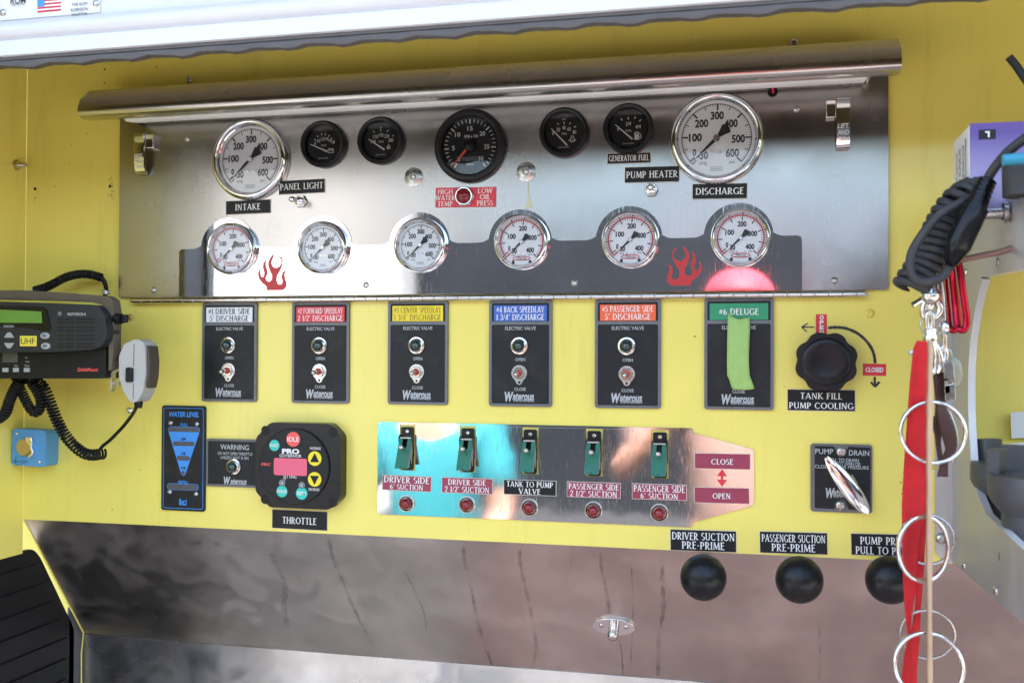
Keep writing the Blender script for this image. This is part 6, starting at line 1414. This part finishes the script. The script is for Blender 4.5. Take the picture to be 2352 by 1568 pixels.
# papers and grey fittings seen through the cut-out
pp1 = thing('paper_sheet', 'typed white sheet of friction loss figures behind the grey fittings', 'paper', P(2300, 1120, -.045)); O_ = pp1.location.copy()
MB().prism(rl([(2232, 1025), (2400, 1012), (2410, 1250), (2240, 1240)], -.045, O_)[::-1], -.0004, .0004).build('sheet', M['paper'], pp1)
t = MB()
def tx(s_, x, y, h_, w_): q = P(x, y, -.046)-O_; t.text(s_, q.x, q.z, h_, -.0009, w=w_)
tx('DETERMINING FRICTION LOSS', 2330, 1037.5, .0028, .0640); tx('Gals', 2254, 1055, .0030, .0095); tx('Per', 2252, 1065, .0030, .0075); tx('Tip', 2284, 1052, .0030, .0075); tx('Size', 2286, 1060, .0030, .0095); tx('Min', 2252, 1074, .0030, .0075)
for k in range(9): tx(str(300+100*k), 2258, 1092+11*k, .0028, .0085)
for (x0, y0, x1, y1) in ((2246, 1047, 2269, 1045), (2246, 1049, 2269, 1047), (2273, 1045, 2275, 1180), (2246, 1049, 2250, 1180)):
    p0, p1 = P(x0, y0, -.046)-O_, P(x1, y1, -.046)-O_; t.quadline(p0.x, p0.z, p1.x, p1.z, .0004, -.0008)
t.build('typing', M['dark'], pp1, flat=True)
pp2 = MB().prism([W(P(x, y, -.012)) for x, y in ((2321, 947), (2400, 940), (2400, 1004), (2323, 1006))][::-1], -.0125, -.0118).build('paper_sheet', M['paper']); tag(pp2, 'blank white sheet on the yellow wall above the typed one', 'paper')
def fitting(px, py, Y, R, lab, rot_):
    q = P(px, py, Y); o = thing('hose_adapter', lab, 'fitting', q, 'grey hose adapters')
    MB().lathe([(R*.62, .004), (R*.66, .002), (R*.70, 0), (R*.98, 0), (R, -.003), (R, -.020), (R*.93, -.028), (R*.80, -.036), (R*.74, -.040), (R*.74, -.075), (R*.80, -.080), (R*.80, -.088), (R*.70, -.094), (R*.55, -.1), (R*.55, -.03), (R*.62, -.01)], 48, ax='z', closed=True).build('coupling', M['fitting'], o, smooth=35)
    MB().lathe([(R*.50, -.004), (R*.60, -.004), (R*.60, -.03), (R*.50, -.03)], 40, ax='z', closed=True).build('gasket', M['dust'], o)
    for k in range(3):
        a_ = rot_+k*2*pi/3; c_, s2 = cos(a_), sin(a_); lug = MB(); pts = [(R*.72, -.014), (R*1.02, -.014), (R*1.02, .014), (R*.72, .014)]
        lug.prism(fillet([(u*c_-v_*s2, u*s2+v_*c_) for u, v_ in pts], .004), -.006, .024, ax='z'); lug.build('lug', M['fitting'], o, bevel=.003, seg=3)
fitting(2352, 1064, -.14, .0560, 'dark grey locking hose adapter standing behind the bracket cut-out', 2.2)
fitting(2392, 1092, -.26, .0500, 'dark grey hose adapter nearest the lower right edge', 2.6)
tag(MB().box(.30, .9, -.30, -.06, EYE-.262, EYE-.195).build('dark_filler', M['rubber'], bevel=.004), 'black box standing in for the dark interior under the grey hose adapters', 'filler')  # shade of the interior put in as a plain black box

# ================================================================ two people facing the truck, mirrored in the polished steel
def skin_mesh(name, nodes_, edges, m_, parent=None, sub=2, root=0):
    me = bpy.data.meshes.new(name); me.from_pydata([p for p, r in nodes_], edges, []); o = bpy.data.objects.new(name, me); col.objects.link(o)
    sk_ = o.modifiers.new('skin', 'SKIN'); sk_.use_smooth_shade = True
    for v, (p, r) in zip(me.skin_vertices[0].data, nodes_): v.radius = r if isinstance(r, tuple) else (r, r)
    me.skin_vertices[0].data[root].use_root = True
    s_ = o.modifiers.new('sub', 'SUBSURF'); s_.levels = sub; s_.render_levels = sub
    me.materials.append(m_)
    if parent: o.parent = parent
    return o
SKIN = mat('skin', (.36, .19, .14), rough=.5, var=.08, scale=20)
def person(label, x, y, eye, shirt, trousers, cap, armR, armL, hairc):
    """standing figure facing the truck (+Y); eye is the eye height"""
    o = thing('person', label, 'person', (x, y, 0)); k = eye/1.60
    def h(a_, b_, c_): return (a_*k, b_*k, c_*k)
    N_ = [(h(0, 0, .95), (.13, .10)), (h(0, 0, 1.15), (.125, .09)), (h(0, 0, 1.34), (.15, .10)), (h(0, -.005, 1.44), (.07, .065)), (h(0, .01, 1.52), (.05, .052)), (h(0, .02, 1.60), (.072, .085)), (h(0, .015, 1.68), (.074, .088)),
          (h(-.18, 0, 1.40), .052), (h(.18, 0, 1.40), .052),
          (h(*armL[0]), .040), (h(*armL[1]), .028), (h(*armR[0]), .040), (h(*armR[1]), .028),
          (h(-.095, 0, .88), .085), (h(-.10, .01, .50), .055), (h(-.10, -.02, .09), .040), (h(-.10, .12, .03), .035), (h(.095, 0, .88), .085), (h(.10, .01, .50), .055), (h(.10, -.02, .09), .040), (h(.10, .12, .03), .035)]
    E2 = [(0, 1), (1, 2), (2, 3), (3, 4), (4, 5), (5, 6), (2, 7), (2, 8), (7, 9), (9, 10), (8, 11), (11, 12), (0, 13), (13, 14), (14, 15), (15, 16), (0, 17), (17, 18), (18, 19), (19, 20)]
    for w_, e_ in ((10, armL), (12, armR)):      # five fingers each
        p = Vector(N_[w_][0]); d = (p-Vector(h(*e_[0]))).normalized(); sd_ = d.cross(Vector((0, 1, 0))).normalized(); pl = len(N_)
        N_.append((tuple(p+d*.05), (.030, .018))); E2.append((w_, pl))
        for i, (of, ln_) in enumerate(((-.030, .05), (-.012, .065), (.006, .07), (.022, .06), (.036, .045))):
            b1 = len(N_); N_.append((tuple(p+d*(.085 if i else .04)+sd_*of), .009)); N_.append((tuple(p+d*(.085+ln_ if i else .08)+sd_*of*1.2+Vector((0, .025, 0))), .0075)); E2 += [(pl, b1), (b1, b1+1)]
    skin_mesh('body', N_, E2, SKIN, o)
    T = [(h(0, 0, .93), (.165, .125)), (h(0, 0, 1.15), (.155, .118)), (h(0, 0, 1.36), (.175, .125)), (h(-.185, 0, 1.40), .075), (h(.185, 0, 1.40), .075)]
    def mid(a_, b_, t_): return tuple(a_[i]+(b_[i]-a_[i])*t_ for i in range(3))
    sL, sR = h(-.185, 0, 1.40), h(.185, 0, 1.40)
    T += [(mid(sL, h(*armL[0]), .75), .066), (mid(sR, h(*armR[0]), .75), .066)]
    skin_mesh('shirt', T, [(0, 1), (1, 2), (2, 3), (2, 4), (3, 5), (4, 6)], shirt, o)
    G = [(h(0, 0, .96), (.168, .13)), (h(-.10, 0, .86), .10), (h(-.10, .01, .50), .072), (h(-.10, -.01, .10), .06), (h(.10, 0, .86), .10), (h(.10, .01, .50), .072), (h(.10, -.01, .10), .06)]
    skin_mesh('trousers', G, [(0, 1), (1, 2), (2, 3), (0, 4), (4, 5), (5, 6)], trousers, o)
    f_ = MB(); hc = Vector(h(0, .02, 1.61))
    f_.ball(hc+Vector((0, .092, -.02)), .016, 12, (.8, 1, 1.3)); f_.build('nose', SKIN, o)
    for sx in (-1, 1):
        MB().ball(hc+Vector((sx*.032, .082, .01)), .012, 12).build('eye', M['lwhite'], o); MB().ball(hc+Vector((sx*.078, 0, -.01)), .026, 12, (.4, .7, 1.2)).build('ear', SKIN, o)
    MB().ball(hc+Vector((0, .085, -.062)), .022, 12, (1.2, .35, .3)).build('mouth', M['idle'], o)
    if cap:
        c_ = MB(); c_.ball(hc+Vector((0, -.005, .045)), .100, 28, (.98, 1.10, .82)); c_.build('cap', cap, o)
        b_ = MB(); pts = [(.085*cos(radians(a_)), .06+.105*sin(radians(a_))) for a_ in range(0, 181, 12)]; b_.prism(pts, .055, .060, ax='z'); bo2 = b_.build('cap_peak', cap, o); bo2.location = hc
    else:
        MB().ball(hc+Vector((0, -.018, .03)), .098, 24, (.95, 1.05, 1.0)).build('hair', hairc, o)
tq = mat('turquoise_cloth', (.012, .17, .21), rough=.8, var=.08, scale=12); pk = mat('pale_plaid', (.27, .17, .15), rough=.8, var=.2, scale=40); jn = mat('denim', (.05, .07, .12), rough=.8, var=.2); rcap = mat('red_cap', (.62, .04, .06), rough=.7, var=.05); hr = mat('dark_hair', (.05, .035, .025), rough=.6)
person('person in a turquoise shirt standing facing the truck, seen only as a reflection', -1.0, -1.72, 1.50, tq, jn, None, [(.26, .05, 1.12), (.16, .24, 1.00)], [(-.26, .05, 1.12), (-.20, .24, .98)], hr)
person('person in a red cap and plaid shirt raising both hands, seen only as a reflection', -.05, -1.62, 1.66, pk, jn, rcap, [(.25, .04, 1.17), (.10, .14, 1.40)], [(-.33, .05, 1.15), (-.12, .14, 1.42)], hr)
